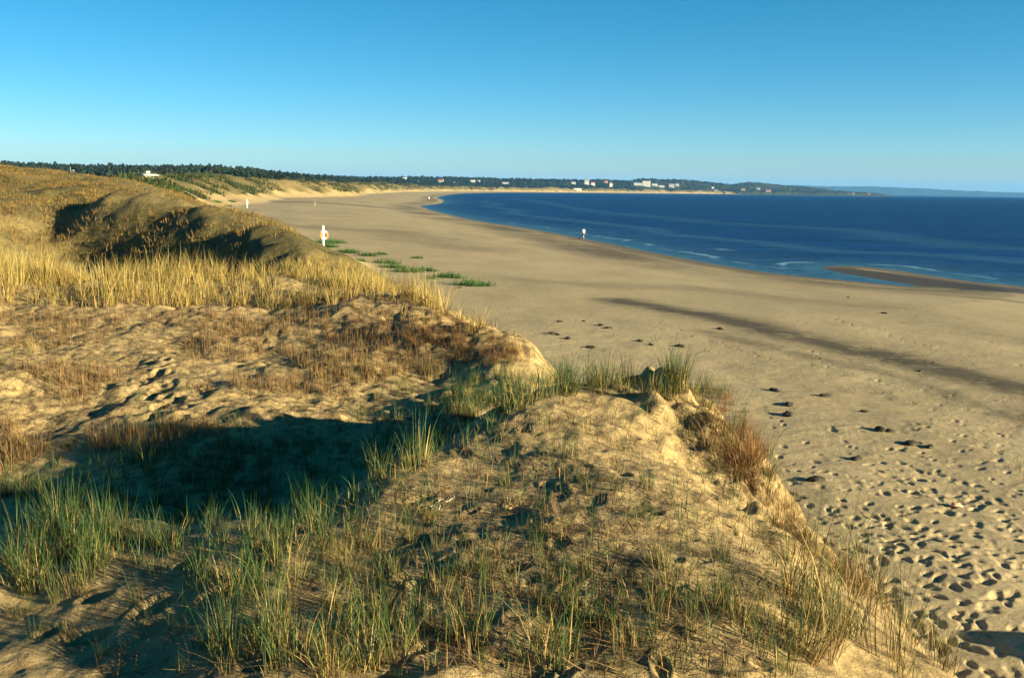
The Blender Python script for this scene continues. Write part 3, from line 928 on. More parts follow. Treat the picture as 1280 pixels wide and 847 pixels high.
# white marks far off
def marker(px, py, w_, h, mat, name, label, cat):
    P = far_hit(px, py, 120, 1400)
    k = P[1] / F
    bm = bmesh.new()
    bmesh.ops.create_cone(bm, cap_ends=True, segments=12, radius1=w_ * k / 2, radius2=w_ * k / 2 * .9, depth=h * k, matrix=Matrix.Translation((0, 0, h * k / 2 - .05)))
    e = empty(name, P, 0, label, cat)
    bm_obj('drum', bm, mat, e, True)
    bm = bmesh.new()
    bmesh.ops.create_cone(bm, cap_ends=True, segments=12, radius1=w_ * k * .53, radius2=w_ * k * .4, depth=h * k * .2, matrix=Matrix.Translation((0, 0, h * k * 1.1 - .048)))
    bm_obj('lid', bm, mat, e, True)


marker(235.5, 243, 2.0, 2.2, M_WALLW, 'litter_bin', 'white round bin on the sandy dune slope above the far post', 'bin')
marker(536, 248.6, 1.8, 2.2, M_WALLW, 'marker_buoy', 'pale marker drum on the beach by the inner end of the bay', 'marker')


# ------------------------------------------------------------------ the walker at the water's edge
def skin_mesh(name, J, E, mat, parent=None, sub=2):
    me = bpy.data.meshes.new(name + '_cage'); me.from_pydata([j[0] for j in J], E, [])
    o = bpy.data.objects.new(name, me); COL.objects.link(o)
    sk = o.modifiers.new('skin', 'SKIN'); ss = o.modifiers.new('sub', 'SUBSURF'); ss.levels = ss.render_levels = sub
    if not me.skin_vertices: 
        pass
    for i, j in enumerate(J):
        rr = j[1] if isinstance(j[1], tuple) else (j[1], j[1])
        me.skin_vertices[0].data[i].radius = rr
        me.skin_vertices[0].data[i].use_root = (i == 0)
    bpy.context.view_layer.update()
    dg = bpy.context.evaluated_depsgraph_get()
    nm = bpy.data.meshes.new_from_object(o.evaluated_get(dg)); nm.name = name
    o.modifiers.clear(); o.data = nm
    nm.materials.clear(); nm.materials.append(mat)
    nm.polygons.foreach_set('use_smooth', np.ones(len(nm.polygons), dtype=bool))
    if parent: o.parent = parent
    return o


def person(P, rz):
    e = empty('person', P, rz, 'person in white shirt and dark shorts walking along the waterline', 'person')
    J = [((0, 0, .93), (.15, .105)), ((0, .01, 1.12), (.13, .09)), ((0, 0, 1.32), (.165, .10)), ((0, .01, 1.47), (.06, .06)), ((0, -.01, 1.56), (.058, .06)), ((0, -.03, 1.66), (.082, .10)), ((0, -.01, 1.745), (.06, .075)),
         ]
    E = [(0, 1), (1, 2), (2, 3), (3, 4), (4, 5), (5, 6)]
    for s in (-1, 1):
        st = s * .17                                  # stride
        b = len(J)
        J += [((s * .10, st * .2, .82), .088), ((s * .105, -.03 + st * .55, .49), .058), ((s * .105, .05 + st * 1.3, .085), .04), ((s * .115, -.10 + st * 1.3, .04), (.042, .028))]
        E += [(0, b), (b, b + 1), (b + 1, b + 2), (b + 2, b + 3)]
        b = len(J)
        sw = -s * .10
        J += [((s * .19, .0, 1.42), .06), ((s * .235, sw * .4 + .02, 1.14), .042), ((s * .245, sw - .05, .90), .03), ((s * .245, sw - .065, .83), (.022, .036))]
        E += [(2, b), (b, b + 1), (b + 1, b + 2), (b + 2, b + 3)]
        h = b + 3
        for k, (dy, L) in enumerate([(-.035, .075), (-.012, .085), (.012, .08), (.032, .065)]):
            q = len(J)
            J += [((s * .245, sw - .065 + dy, .78), .009), ((s * .235, sw - .07 + dy, .78 - L), .008)]
            E += [(h, q), (q, q + 1)]
        q = len(J)
        J += [((s * .235, sw - .11, .82), .010), ((s * .225, sw - .125, .77), .009)]
        E += [(h, q), (q, q + 1)]
    skin_mesh('body', J, E, M_SKIN, e, 1)
    T = [((0, .0, .90), (.165, .12)), ((0, .01, 1.12), (.145, .105)), ((0, 0, 1.33), (.175, .11)), ((0, .01, 1.46), (.085, .08))]
    TE = [(0, 1), (1, 2), (2, 3)]
    for s in (-1, 1):
        b = len(T); T += [((s * .195, 0, 1.41), .082), ((s * .222, -s * .02, 1.24), .066)]; TE += [(2, b), (b, b + 1)]
    skin_mesh('shirt', T, TE, M_SHIRT, e, 1)
    S = [((0, 0, .93), (.168, .125))]; SE = []
    for s in (-1, 1):
        b = len(S); S += [((s * .105, s * .035, .80), .108), ((s * .112, -.02 + s * .085, .56), .085)]; SE += [(0, b), (b, b + 1)]
    skin_mesh('shorts', S, SE, M_SHORT, e, 1)
    bm = bmesh.new(); bmesh.ops.create_uvsphere(bm, u_segments=14, v_segments=10, radius=1, matrix=Matrix.Translation((0, .012, 1.705)) @ Matrix.Diagonal((.092, .112, .095, 1)))
    bm_obj('hair', bm, M_HAIR, e, True)
    for s in (-1, 1):
        bm = bmesh.new(); bmesh.ops.create_uvsphere(bm, u_segments=8, v_segments=6, radius=.013, matrix=Matrix.Translation((s * .032, -.122, 1.665)))
        bm_obj('eye', bm, M_HAIR, e, True)
    bm = bmesh.new(); bmesh.ops.create_cone(bm, cap_ends=True, segments=6, radius1=.018, radius2=.008, depth=.045, matrix=Matrix.Translation((0, -.13, 1.64)))
    bm_obj('nose', bm, M_SKIN, e, True)


pp = at(729.3, 298.3, 156); xs_ = pp[0]
person((xs_, 156, tz(xs_, 156)), math.radians(-150))


# ------------------------------------------------------------------ lumps: seaweed and dark clumps, stone, litter
def lump(name, R, flatz, seed, spikes, mat):
    g = random.Random(seed)
    bm = bmesh.new(); bmesh.ops.create_icosphere(bm, subdivisions=3, radius=1)
    for v in bm.verts:
        p = v.co
        k = 1 + .35 * fbm(np.array([p.x * 1.7 + seed]), np.array([p.y * 1.7 + p.z * 1.3]), 3, seed)[0] + spikes * max(0, g.gauss(0, 1))
        v.co = Vector((p.x * R * k * 1.3, p.y * R * k * .8, max(p.z, -.25) * R * k * flatz))
    return bm_obj(name, bm, mat, None, True)


SW = [lump('beach_clump', .2, .45, 100 + i, .16, M_DARK) for i in range(4)]
spots = [(730, 402), (751, 407), (760, 410.5), (690, 417), (697, 419), (710, 424), (738, 435), (800, 427), (814, 431.5), (850, 433), (968, 489), (1031, 496), (1081, 515), (1100, 538), (1138, 555), (986, 507),
         (1070, 575), (1112, 540), (1020, 600), (1162, 560), (700, 402.5), (575, 360), (1105, 392), (985, 520), (1150, 465), (900, 412), (1060, 372), (724.6, 294.6)]
for i, (px, py) in enumerate(spots):
    if px == 724.6:
        p = at(px, 298, 158); p[2] = tz(p[0], p[1]); lab = 'dark clump on the wet sand close beside the walker'
        s = 1.3  # plain dark lump at the waterline, its kind left open
    else:
        P, ok = hit(px, py); p = P[0]; s = rng.uniform(.35, .75) * (1.0 if py > 470 else .9)
        lab = None
    o = SW[i] if i < 4 else SW[i % 4].copy()
    if i >= 4: COL.objects.link(o)
    o.location = (p[0], p[1], p[2] + .01); o.rotation_euler = (0, 0, rng.uniform(0, 6)); o.scale = (s, s, s)
    tag(o, lab or ('dark clump on the dry sand of the upper beach' if py > 470 else 'dark dried seaweed clump on the open beach beyond the dune crest'), 'seaweed', 'seaweed clumps on the beach')  # upper beach: plain dark lumps set at dark spots, kind not settled
bm = lump('stone', .36, .75, 131, 0, M_STONE)
P = at(417.8, 310, 76); bm.location = (P[0], P[1], near_ground(P[0], P[1]) + .08)
tag(bm, 'pale yellow stone among the green shrubs under the lifebuoy post', 'stone')
o = lump('plastic_fragment', .07, .6, 140, .05, M_PINK)
P, ok = hit(1196, 634); o.location = P[0] + np.array([0, 0, .03])
tag(o, 'small faded orange plastic scrap on the trampled beach sand', 'litter')

# curly pale string on the near dune
pts = [(538, 638), (541, 634), (545, 637), (548, 640), (550, 635), (548, 631), (552, 628), (556, 630), (560, 630), (564, 628), (568, 624), (567, 621)]
P, ok = hit([p[0] for p in pts], [p[1] for p in pts])
cv = catmull(P + np.array([0, 0, .012]), 6)
v, f = [], []
for i, p in enumerate(cv):
    t = cv[min(i + 1, len(cv) - 1)] - cv[max(i - 1, 0)]; t = t / np.linalg.norm(t); s = np.cross(t, [0, 0, 1]); s /= np.linalg.norm(s) + 1e-9; u = np.cross(s, t)
    for j in range(6):
        a = 2 * PI * j / 6; v.append(p + .0035 * (math.cos(a) * s + math.sin(a) * u) + np.array([0, 0, .004]))
for i in range(len(cv) - 1):
    for j in range(6): f.append((i * 6 + j, i * 6 + (j + 1) % 6, (i + 1) * 6 + (j + 1) % 6, (i + 1) * 6 + j))
tag(mesh_obj('string', np.array(v), np.array(f), M_STRING), 'pale curly string lying on the sand of the near dune', 'string')
# ------------------------------------------------------------------ grass
GREEN = np.array([(.016, .066, .014), (.026, .085, .016), (.052, .098, .016), (.012, .055, .020)])
STRAW = np.array([(.42, .29, .08), (.52, .38, .12), (.32, .21, .05), (.45, .35, .10)])
BROWN = np.array([(.15, .085, .032), (.21, .125, .045), (.11, .065, .027), (.27, .17, .06)])


def blades(g, P, az, lean, bend, L, wd, cb, ct, K=4):
    """ribbons: P base Nx3; returns verts, quads, colours"""
    n = len(P); s = np.linspace(0, 1, K + 1)
    ang = lean[:, None] + bend[:, None] * s[None] ** 1.5
    seg = (L / K)[:, None]
    dx = np.cumsum(np.sin(ang[:, :-1]) * seg, 1); dz = np.cumsum(np.cos(ang[:, :-1]) * seg, 1)
    z0 = np.zeros((n, 1)); dx = np.concatenate([z0, dx], 1); dz = np.concatenate([z0, dz], 1)
    c = np.stack([P[:, 0:1] + dx * np.cos(az)[:, None], P[:, 1:2] + dx * np.sin(az)[:, None], P[:, 2:3] + dz], -1)
    tw = az + g.normal(0, .7, n)
    side = np.stack([-np.sin(tw), np.cos(tw), np.zeros(n)], -1)
    ww = wd[:, None] * np.maximum(1 - s[None] ** 1.6, .06) * .5
    V = np.stack([c - side[:, None] * ww[..., None], c + side[:, None] * ww[..., None]], 2)
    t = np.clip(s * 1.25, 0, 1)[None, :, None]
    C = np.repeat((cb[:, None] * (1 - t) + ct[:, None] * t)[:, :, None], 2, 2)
    b = (np.arange(n) * 2 * (K + 1))[:, None] + (np.arange(K) * 2)[None]
    Fq = np.stack([b, b + 1, b + 3, b + 2], -1).reshape(-1, 4)
    return V.reshape(-1, 3), Fq, C.reshape(-1, 3)


def pick(g, pal, n, var=.25):
    return pal[g.integers(0, len(pal), n)] * g.uniform(1 - var, 1 + var, (n, 1))


def tuft_params(g, kind, ctr, scale, nb):
    """blade parameters for tufts centred at ctr (Mx3), nb blades each"""
    m = len(ctr); n = m * nb
    c = np.repeat(ctr, nb, 0); sc = np.repeat(scale, nb)
    a = g.uniform(0, 2 * PI, n)
    spread = dict(green=.10, mixed=.11, straw=.13, stub=.08, scrub=.5, dead=.10, arch=.05, shrub=.5, fuzz=.35)[kind]
    rr = spread * np.sqrt(g.uniform(0, 1, n)) * sc
    P = c + np.stack([rr * np.cos(a), rr * np.sin(a), np.full(n, -.03)], -1)
    az = a + g.normal(0, .8, n)
    if kind in ('green', 'mixed'):
        L = g.uniform(.14, .60, n) * sc; lean = np.abs(g.normal(.08, .2, n)); bend = np.where(g.uniform(0, 1, n) < .18, g.uniform(1.0, 2.4, n), g.uniform(.05, .8, n)); wd = g.uniform(.004, .0075, n)
        pg = .88 if kind == 'green' else .5
        isg = (g.uniform(0, 1, n) < pg)[:, None]
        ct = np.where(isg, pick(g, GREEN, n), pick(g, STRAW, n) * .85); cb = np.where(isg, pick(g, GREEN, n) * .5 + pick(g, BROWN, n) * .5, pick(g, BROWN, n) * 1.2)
        L = np.where(isg[:, 0], L, L * .72)
    elif kind == 'straw':
        L = g.uniform(.22, .95, n) * sc; lean = np.abs(g.normal(.16, .24, n)); bend = g.uniform(.1, 1.0, n); wd = g.uniform(.007, .013, n)
        isg = (g.uniform(0, 1, n) < .16)[:, None]
        ct = np.where(isg, pick(g, GREEN, n) * 1.6, pick(g, STRAW, n)); cb = pick(g, BROWN, n) * .6 + pick(g, STRAW, n) * .45
    elif kind == 'stub':
        L = g.uniform(.06, .24, n) * sc; lean = np.abs(g.normal(.1, .25, n)); bend = g.normal(0, .3, n); wd = g.uniform(.005, .009, n)
        ct = pick(g, BROWN, n, .4); cb = pick(g, BROWN, n, .3) * .7
    elif kind == 'dead':
        L = g.uniform(.15, .55, n) * sc; lean = np.abs(g.normal(.5, .4, n)); bend = g.uniform(.3, 1.9, n); wd = g.uniform(.004, .007, n)
        ct = pick(g, BROWN, n, .4) * np.array([1.05, .85, .7]); cb = pick(g, BROWN, n, .3) * .7
    elif kind == 'arch':
        L = g.uniform(.4, .95, n) * sc; lean = np.abs(g.normal(.2, .15, n)); bend = g.uniform(.4, 1.4, n); wd = g.uniform(.004, .007, n)
        isg = (g.uniform(0, 1, n) < .75)[:, None]
        ct = np.where(isg, pick(g, GREEN, n) * 1.1, pick(g, STRAW, n)); cb = pick(g, BROWN, n)
    elif kind == 'shrub':
        L = g.uniform(.10, .34, n) * sc * (1.15 - (rr / (spread * sc)) ** 2 * .6); lean = np.abs(g.normal(.35, .3, n)); bend = g.uniform(.1, 1.0, n); wd = g.uniform(.02, .045, n)
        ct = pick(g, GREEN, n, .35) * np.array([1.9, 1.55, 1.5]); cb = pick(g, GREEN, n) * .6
    elif kind == 'scrub':
        L = g.uniform(.15, .45, n) * sc; lean = np.abs(g.normal(.5, .4, n)); bend = g.uniform(.1, .9, n); wd = g.uniform(.06, .12, n) * sc
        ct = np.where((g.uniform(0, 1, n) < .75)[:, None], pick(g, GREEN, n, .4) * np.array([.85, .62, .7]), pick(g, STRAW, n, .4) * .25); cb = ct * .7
    else:
        L = g.uniform(.12, .36, n) * sc; lean = np.abs(g.normal(.35, .3, n)); bend = g.uniform(.1, .9, n); wd = g.uniform(.02, .04, n) * sc
        ct = pick(g, STRAW, n, .5) * .34 * np.array([1, .95, .6]); cb = pick(g, BROWN, n) * .8
    return P, az, lean, bend, L, wd, cb, ct


def tufts_mesh(name, groups, K, seed):
    g = np.random.default_rng(seed); V, Q, C = [], [], []; b = 0
    for kind, ctr, scale, nb in groups:
        if not len(ctr): continue
        v, q, c = blades(g, *tuft_params(g, kind, ctr, scale, nb), K=K)
        V.append(v); Q.append(q + b); C.append(c); b += len(v)
    return mesh_obj(name, np.concatenate(V), np.concatenate(Q), M_GRASS, cols=np.concatenate(C))


def poly_sample(g, poly, n):
    poly = np.array(poly, float); out = []
    lo, hi = poly.min(0), poly.max(0)
    while len(out) < n:
        p = g.uniform(lo, hi); ins = False
        for a, b in zip(poly, np.roll(poly, -1, 0)):
            if (a[1] > p[1]) != (b[1] > p[1]) and p[0] < (b[0] - a[0]) * (p[1] - a[1]) / (b[1] - a[1]) + a[0]: ins = not ins
        if ins: out.append(p)
    return np.array(out)


# variants of each kind, each ONE mesh; every tuft is an object of its own
VAR = {}
for kind, nb, nv in (('green', 40, 8), ('mixed', 40, 8), ('dead', 60, 5), ('arch', 14, 5), ('stub', 9, 5)):
    VAR[kind] = [tufts_mesh('v', [(kind, np.zeros((1, 3)), np.ones(1), nb)], 5, 300 + i * 7 + nb) for i in range(nv)]
NAMES = dict(green='green_marram_tuft', mixed='straw_marram_tuft', dead='dead_grass_clump', arch='arching_grass_tuft', stub='stalk_tuft')
used_var = set()
g = np.random.default_rng(21)


def place(kind, P, scale, label, group, tilt=.08):
    i = int(g.integers(0, len(VAR[kind]))); src = VAR[kind][i]
    if id(src) in used_var:
        o = src.copy(); COL.objects.link(o)
    else:
        o = src; used_var.add(id(src))
    o.name = NAMES[kind]; o.data.name = NAMES[kind]
    o.location = P; o.rotation_euler = (g.normal(0, tilt), g.normal(0, tilt), g.uniform(0, 2 * PI))
    o.scale = (scale * g.uniform(.85, 1.15), scale * g.uniform(.85, 1.15), scale)
    return tag(o, label, 'grass tuft', group)


ZONES = [
    # polygon in the photograph, how many, kinds with weights, scale range, words for the place
    ([(0, 600), (60, 590), (125, 640), (120, 742), (0, 760)], 42, [('green', .75), ('mixed', .25)], (.6, 1.0), 'in the dense dark band at the lower left edge'),
    ([(120, 575), (330, 560), (345, 640), (300, 690), (130, 690)], 56, [('green', .8), ('mixed', .2)], (.4, .85), 'along the lip of the shaded hollow'),
    ([(290, 640), (420, 610), (500, 700), (510, 847), (270, 847)], 64, [('green', .35), ('mixed', .65)], (.45, .95), 'in the thick straw coloured patch at bottom centre left'),
    ([(170, 560), (330, 530), (560, 510), (560, 590), (430, 620), (200, 625)], 62, [('green', .8), ('mixed', .2)], (.45, .9), 'on the shaded slope above the hollow floor'),
    ([(560, 480), (700, 465), (720, 490), (620, 528), (560, 530)], 66, [('green', .9), ('mixed', .1)], (.6, .95), 'on the dark crest where the shadow ends'),
    ([(690, 462), (900, 462), (925, 500), (880, 500), (700, 492)], 84, [('green', .7), ('mixed', .3)], (.55, .95), 'along the sunlit crest of the near dune'),
    ([(480, 540), (850, 510), (880, 590), (960, 650), (900, 720), (480, 720)], 44, [('green', .5), ('mixed', .5)], (.25, .6), 'scattered on the sunlit near dune'),
    ([(500, 715), (1000, 690), (1050, 847), (500, 847)], 52, [('green', .5), ('mixed', .5)], (.3, .8), 'on the sand at the bottom of the view'),
    ([(0, 440), (260, 440), (330, 560), (0, 600)], 18, [('green', .6), ('mixed', .4)], (.5, .8), 'sparse on the sandy slope left of the hollow'),
    ([(380, 440), (640, 450), (620, 500), (400, 510)], 26, [('green', .6), ('mixed', .4)], (.4, .7), 'on the far bank of the shaded hollow'),
    ([(0, 740), (150, 700), (290, 700), (290, 847), (0, 847)], 16, [('mixed', .6), ('green', .4)], (.25, .6), 'on the bare sand of the bottom left corner'),
    ([(960, 720), (1080, 700), (1215, 847), (1000, 847)], 46, [('arch', .75), ('mixed', .25)], (.5, 1.1), 'hanging over the right edge of the near dune'),
    ([(875, 470), (915, 480), (968, 590), (960, 630), (890, 570)], 70, [('dead', .85), ('green', .15)], (.5, .95), 'on the eroded sand face at the right end of the crest'),
    ([(960, 600), (1000, 660), (1110, 760), (1080, 760), (950, 640)], 40, [('dead', .75), ('arch', .25)], (.35, .7), 'down the right edge of the near dune'),
    ([(480, 400), (600, 405), (668, 440), (655, 465), (560, 455), (480, 430)], 60, [('dead', 1.0)], (.35, .85), 'on the golden broken bank beyond the hollow'),
]
KW = dict(green='green marram tuft', mixed='straw and green marram tuft', dead='brown dead grass clump', arch='loose tuft of long arching green blades', stub='short stalk tuft')
for zi, (poly, cnt, kinds, (s0, s1), words) in enumerate(ZONES):
    pts = poly_sample(g, poly, cnt)
    P, ok = hit(pts[:, 0], pts[:, 1])
    for p, k_ in zip(P, ok):
        if not k_ or p[1] > 26: continue
        kind = kinds[0][0] if g.uniform() < kinds[0][1] else kinds[-1][0]
        lab = f'{KW[kind]} {words}'
        place(kind, p, g.uniform(s0, s1), lab, f'{KW[kind]}s {words}')
# a few that stand out
for kind, px, py, s, lab in [('mixed', 523, 583, 1.15, 'tall straw tuft alone in front of the shadowed hollow'),
                             ('mixed', 690, 822, 1.25, 'thick brown and green tuft at bottom centre, alone on sand'),
                             ('green', 590, 800, 1.0, 'narrow dark tuft left of the thick bottom centre one'),
                             ('dead', 1096, 745, .8, 'brown brush of dead stems leaning out over the beach'),
                             ('dead', 940, 548, .85, 'spray of dead stems sticking out right from the eroded face')]:
    P, ok = hit(px, py)
    o = place(kind, P[0], s, lab, None, .03)
    if 'brush' in lab or 'spray' in lab: o.rotation_euler = (0, .75, -.1)
# variants left unused go
for L in VAR.values():
    for o in L:
        if id(o) not in used_var: bpy.data.objects.remove(o)

# beach plants -----------------------------------------------------------
def shrub(px, py, wpx, label, hk=1.0, name='beach_shrub', dist=None):
    P, ok = hit(px, py)
    p = P[0] if ok[0] else far_hit(px, py, 140, 900)
    R = wpx * .8 * p[1] / F / 2
    gg = np.random.default_rng(int(px * 7 + py))
    m = max(6, int(26 * R))
    ctr = np.stack([gg.normal(0, R * .45, m), gg.normal(0, R * .42, m), np.zeros(m)], -1)
    if ok[0]: ctr[:, 2] = grid_z(ctr[:, 0] + p[0], ctr[:, 1] + p[1]) - p[2]
    o = tufts_mesh(name, [('shrub', ctr, gg.uniform(.7, 1.3, m) * hk * 1.35, 46)], 3, int(px))
    o.data.materials[0] = M_LEAF
    o.location = p
    return tag(o, label, 'shrub', 'green plants at the foot of the dunes')


shrub(406, 304, 12, 'dark green shrub right at the base of the lifebuoy post', 1.6)
shrub(419, 303.5, 10, 'rounded green shrub right of the lifebuoy post', 1.5)
shrub(411, 309, 14, 'lowest dark shrub left of the pale stone', 1.2)
shrub(435, 316, 20, 'broad green shrub right of the pale stone', 1.3)
shrub(459, 320, 13, 'small green shrub in the middle of the dune foot row', 1.1)
shrub(475, 318, 13, 'flat green shrub on the sand behind the row', .7)
shrub(480, 329, 13, 'upright green shrub at the left of the long one', 1.5)
shrub(490, 335, 17, 'long green shrub midway down the dune foot row', 1.3)
shrub(506, 340, 22, 'wide green shrub at the right end of the dune foot row', 1.2)
shrub(450, 326, 14, 'thin pale green patch below the dune foot row', .6)
shrub(521, 323, 6, 'tiny green plant alone on the open sand', .7)
shrub(560, 347, 24, 'green mound on the beach, left of the two nearest shrubs', 1.1)
shrub(588, 357, 30, 'green mound on the beach, right of the two nearest shrubs', 1.2)
shrub(540, 349, 12, 'flat sparse plant beside the left green mound', .5)
shrub(527, 338, 5, 'little sprig on the sand, left of a pair', .8)
shrub(537, 339, 5, 'little sprig on the sand, right of a pair', .8)
shrub(270, 253, 12, 'green plant on the far sand left of the small white post', 1.6)
shrub(288, 252.5, 12, 'green plant on the far sand near the small white post', 1.6)
shrub(285, 258, 10, 'low green plant before the small white post', 1.2)
for i, (px, py, s) in enumerate([(1014, 458, 1.0), (1024, 449, .6), (1143, 506, .7), (1272, 588, 1.0), (1060, 470, .5), (870, 422, .6), (1165, 530, .6), (1112, 492, .6), (880, 440, .5), (770, 420, .5)]):
    P, ok = hit(px, py)
    gg = np.random.default_rng(900 + i)
    o = tufts_mesh('beach_sprig', [('green', gg.normal(0, .09, (4, 3)) * (1, 1, 0), gg.uniform(.4, .7, 4) * s, 9)], 4, 900 + i)
    o.location = P[0]
    tag(o, 'small green sprig growing alone on the open beach sand', 'plant', 'sprigs on the open beach')

# ---- what nobody could count ------------------------------------------
gs = np.random.default_rng(5)


def on_pix(poly, n, dmax=200):
    q = poly_sample(gs, poly, n); P, ok = hit(q[:, 0], q[:, 1])
    ok &= P[:, 1] < dmax
    return P[ok]


# short dead stalks and litter over the near sand
S1 = on_pix([(0, 392), (330, 392), (480, 395), (560, 470), (420, 520), (330, 560), (0, 600)], 3000)
S1 = S1[fbm(S1[:, 0] / 1.4, S1[:, 1] / 1.4, 3, 97) > .04]
S2 = on_pix([(440, 560), (620, 530), (700, 500), (900, 500), (960, 640), (1080, 780), (1000, 847), (440, 847)], 600)
S3 = on_pix([(330, 372), (480, 375), (640, 420), (660, 455), (500, 440), (380, 430)], 170)
st = tufts_mesh('dead_stalks', [('stub', S1, gs.uniform(.6, 1.7, len(S1)), 10), ('stub', S2, gs.uniform(.4, 1.0, len(S2)), 4), ('stub', S3, gs.uniform(.7, 1.6, len(S3)), 9), ('dead', S3[::2], gs.uniform(.4, .9, len(S3[::2])), 22)], 3, 51)
tag(st, 'short brown dead grass stalks scattered over the dune sand', 'dead grass', kind='stuff')
G1 = on_pix([(430, 560), (620, 530), (700, 490), (900, 490), (960, 640), (1100, 780), (1000, 847), (300, 847), (300, 660)], 620)
G2 = on_pix([(0, 590), (330, 550), (560, 500), (700, 470), (620, 540), (430, 640), (330, 760), (130, 700), (0, 740)], 420)
ms = tufts_mesh('marram_shoots', [('green', G1, gs.uniform(.2, .5, len(G1)), 6), ('green', G2, gs.uniform(.3, .65, len(G2)), 10)], 4, 53)
tag(ms, 'thin green marram shoots coming up through the near sand', 'dune grass', kind='stuff')
L1 = on_pix([(440, 560), (620, 530), (700, 500), (900, 500), (960, 640), (1080, 780), (1000, 847), (100, 847), (300, 700)], 2600)
L2 = on_pix([(0, 392), (640, 392), (660, 450), (420, 500), (330, 560), (0, 600)], 2400)
LL = np.concatenate([L1, L2]); n = len(LL)
v, q, c = blades(gs, LL + np.array([0, 0, .012]), gs.uniform(0, 2 * PI, n), np.full(n, 1.25) + gs.normal(0, .15, n), gs.normal(.15, .25, n), gs.uniform(.05, .24, n), gs.uniform(.005, .011, n), pick(gs, BROWN, n, .5) * .7, pick(gs, BROWN, n, .5), 3)
tag(mesh_obj('plant_litter', v, q, M_GRASS, cols=c), 'scattered dead blades and roots lying on the sand', 'litter', kind='stuff')


def world_sample(n, r0, r1, t0, t1):
    r = np.sqrt(gs.uniform(r0 * r0, r1 * r1, n)); t = np.radians(gs.uniform(t0, t1, n))
    x, y = r * np.sin(t), r * np.cos(t)
    return x, y


# golden marram on the ridge beyond the hollow
RIDGE = np.array([(-420, 24), (-200, 24), (0, 24.0), (100, 24.3), (200, 24.6), (300, 25), (400, 24.2), (480, 22.6), (520, 21.2), (560, 19.9), (600, 19.0), (630, 18.3), (665, 17.4)])
def ridge_pts(n, back, front):
    px = gs.uniform(-420, 660, n); yc = np.interp(px, RIDGE[:, 0], RIDGE[:, 1])
    q_ = gs.uniform(-1, 1, n); y = yc + np.where(q_ > 0, q_ * back, -front * q_ * q_) * np.interp(px, [480, 560], [1, .5])
    x = (px - 640) / F * y
    return x, y, px


x, y, px = ridge_pts(5200, 1.5, 3.0)
cl = fbm(x / 1.0, y / 1.0, 3, 91) > gs.uniform(-.35, .4, len(x))
x, y, px = x[cl], y[cl], px[cl]
R1 = np.stack([x, y, grid_z(x, y)], -1)
sc = gs.uniform(.3, 1.15, len(x)) * np.interp(px, [0, 300, 560, 660], [1.0, .9, .75, .55]) * (1 + .55 * fbm(x / 1.7, y / 1.7, 2, 92))
# behind the ridge and down its beach side
x, y = world_sample(3500, 26, 44, -36, -4)
D_ = grid_z(x, y, GD); pxx = 640 + F * x / y; ok = (D_ > .5) & ((pxx > 330) | (gs.uniform(0, 1, len(x)) < .12)) & (fbm(x / 3, y / 3, 3, 93) > -.15)
x, y = x[ok], y[ok]; R2_ = np.stack([x, y, grid_z(x, y)], -1)
dg_ = tufts_mesh('dune_grass', [('straw', R1, sc, 15), ('straw', R2_, gs.uniform(.3, .6, len(x)), 16)], 4, 61)
tag(dg_, 'golden dry marram grass along the ridge behind the hollow', 'dune grass', kind='stuff')
x, y = world_sample(26000, 42, 142, -36, -6)
D_ = grid_z(x, y, GD); ok = (D_ > .7) & (fbm(x / 7, y / 7, 3, 94) + .35 * fbm(x / 2, y / 2, 2, 95) > -.12)
x, y = x[ok], y[ok]
fd = tufts_mesh('far_dune_grass', [('fuzz', np.stack([x, y, grid_z(x, y)], -1), gs.uniform(.6, 1.3, len(x)), 9)], 2, 62)
tag(fd, 'low olive and straw grass covering the dunes on the left', 'dune grass', kind='stuff')

# rough grass and scrub on the dunes along the far beach
r = np.exp(gs.uniform(math.log(140), math.log(2600), 130000)); t = gs.uniform(math.radians(-30), math.radians(1), 130000)
x, y = r * np.sin(t), r * np.cos(t)
zz, D_, sd_ = terrain(x, y)
ok = (D_ + 1.6 * fbm(x / 13, y / 13, 4, 52) > 2.6) & (sd_ > 56) & (sd_ < 300) & (fbm(x / 22, y / 22, 4, 96) > -.06)
P_ = np.stack([x, y, zz], -1)[ok]
sb = tufts_mesh('dune_scrub', [('scrub', P_, gs.uniform(1.0, 2.8, len(P_)) * (1 + r[ok] / 900), 9)], 2, 63)
tag(sb, 'rough olive grass and low scrub on the dunes along the far beach', 'dune scrub', kind='stuff')
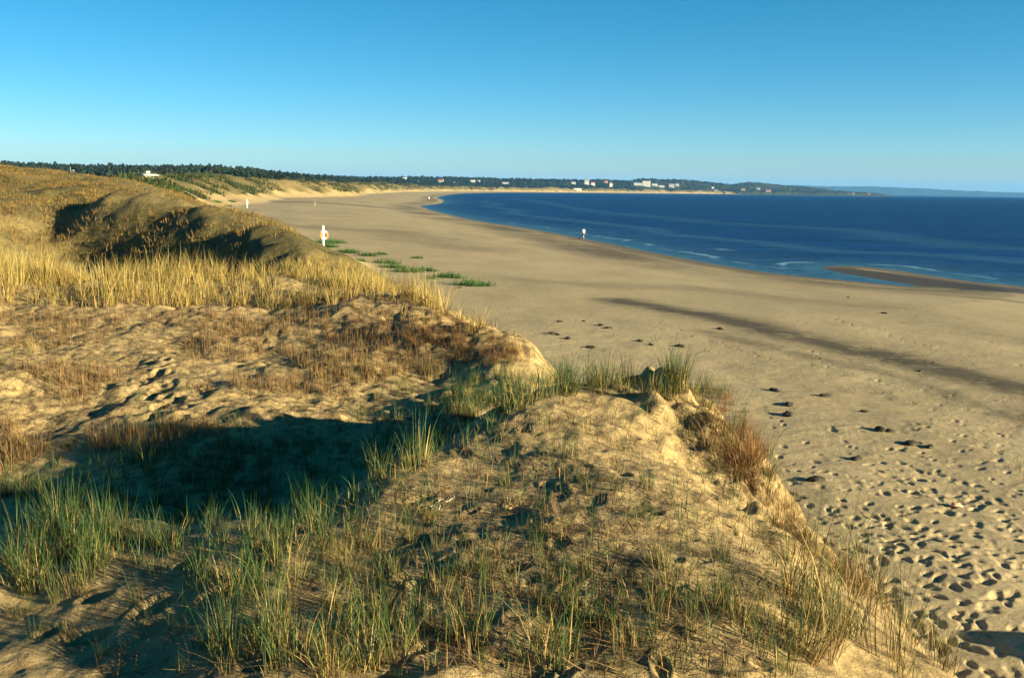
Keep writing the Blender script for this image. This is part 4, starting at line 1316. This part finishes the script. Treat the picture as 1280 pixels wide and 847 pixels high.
# ------------------------------------------------------------------ sun, sky, air
EL = math.radians(12.0)
SUN = Vector((math.cos(EL) * .905, -math.cos(EL) * .425, math.sin(EL))).normalized()
sl = bpy.data.lights.new('sun', 'SUN'); sl.energy = 5.0; sl.angle = math.radians(.5); sl.color = (1.0, .86, .56)
so = bpy.data.objects.new('sun', sl); COL.objects.link(so)
so.rotation_euler = SUN.to_track_quat('Z', 'Y').to_euler(); so.location = (40, -20, 30)
w = bpy.data.worlds.new('World'); SC.world = w; w.use_nodes = True
nt = w.node_tree; bg = nt.nodes['Background']
sky = nt.nodes.new('ShaderNodeTexSky'); sky.sky_type = 'NISHITA'; sky.sun_disc = False
sky.sun_elevation = EL; sky.sun_rotation = math.atan2(SUN.x, SUN.y)
sky.air_density = 1.0; sky.dust_density = .3; sky.ozone_density = 4.0; sky.altitude = 0
# the blue deepens quickly with height in this sky: read the sky model at a steeper elevation
tc = nt.nodes.new('ShaderNodeTexCoord'); mp = nt.nodes.new('ShaderNodeMapping'); mp.inputs['Scale'].default_value = (1, 1, SKY_STRETCH)
nt.links.new(tc.outputs['Generated'], mp.inputs[0]); nt.links.new(mp.outputs[0], sky.inputs['Vector'])
hs = nt.nodes.new('ShaderNodeHueSaturation'); hs.inputs['Saturation'].default_value = SKY_SAT; hs.inputs['Hue'].default_value = SKY_HUE; hs.inputs['Value'].default_value = 1.0
nt.links.new(sky.outputs[0], hs.inputs['Color']); nt.links.new(hs.outputs[0], bg.inputs['Color'])
bg.inputs['Strength'].default_value = SKY_STR
SC.view_settings.view_transform = 'Standard'; SC.view_settings.look = 'None'
SC.view_settings.gamma = 1.0; SC.view_settings.use_curve_mapping = False
SC.view_settings.exposure = EXPOSURE
SC.cycles.use_denoising = True
SC.cycles.max_bounces = 6; SC.cycles.diffuse_bounces = 2; SC.cycles.volume_bounces = 0
SC.cycles.use_adaptive_sampling = True; SC.cycles.adaptive_threshold = .015
# the air: pale haze that turns the far hills blue
hm = bpy.data.materials.new('haze'); hm.use_nodes = True
hn = hm.node_tree; hn.nodes.remove(hn.nodes['Principled BSDF'])
pv = hn.nodes.new('ShaderNodeVolumePrincipled'); pv.inputs['Color'].default_value = (.13, .44, .95, 1); pv.inputs['Density'].default_value = HAZE
pv.inputs['Anisotropy'].default_value = 0.0
hn.links.new(pv.outputs[0], hn.nodes['Material Output'].inputs['Volume'])
bm = bmesh.new(); box(bm, -30000, 30000, -300, 30500, -8, 320)
hz = bm_obj('haze', bm, hm); tag(hz, 'thin pale haze over the bay', 'haze', kind='stuff')
SC.cycles.volume_step_rate = 1.0
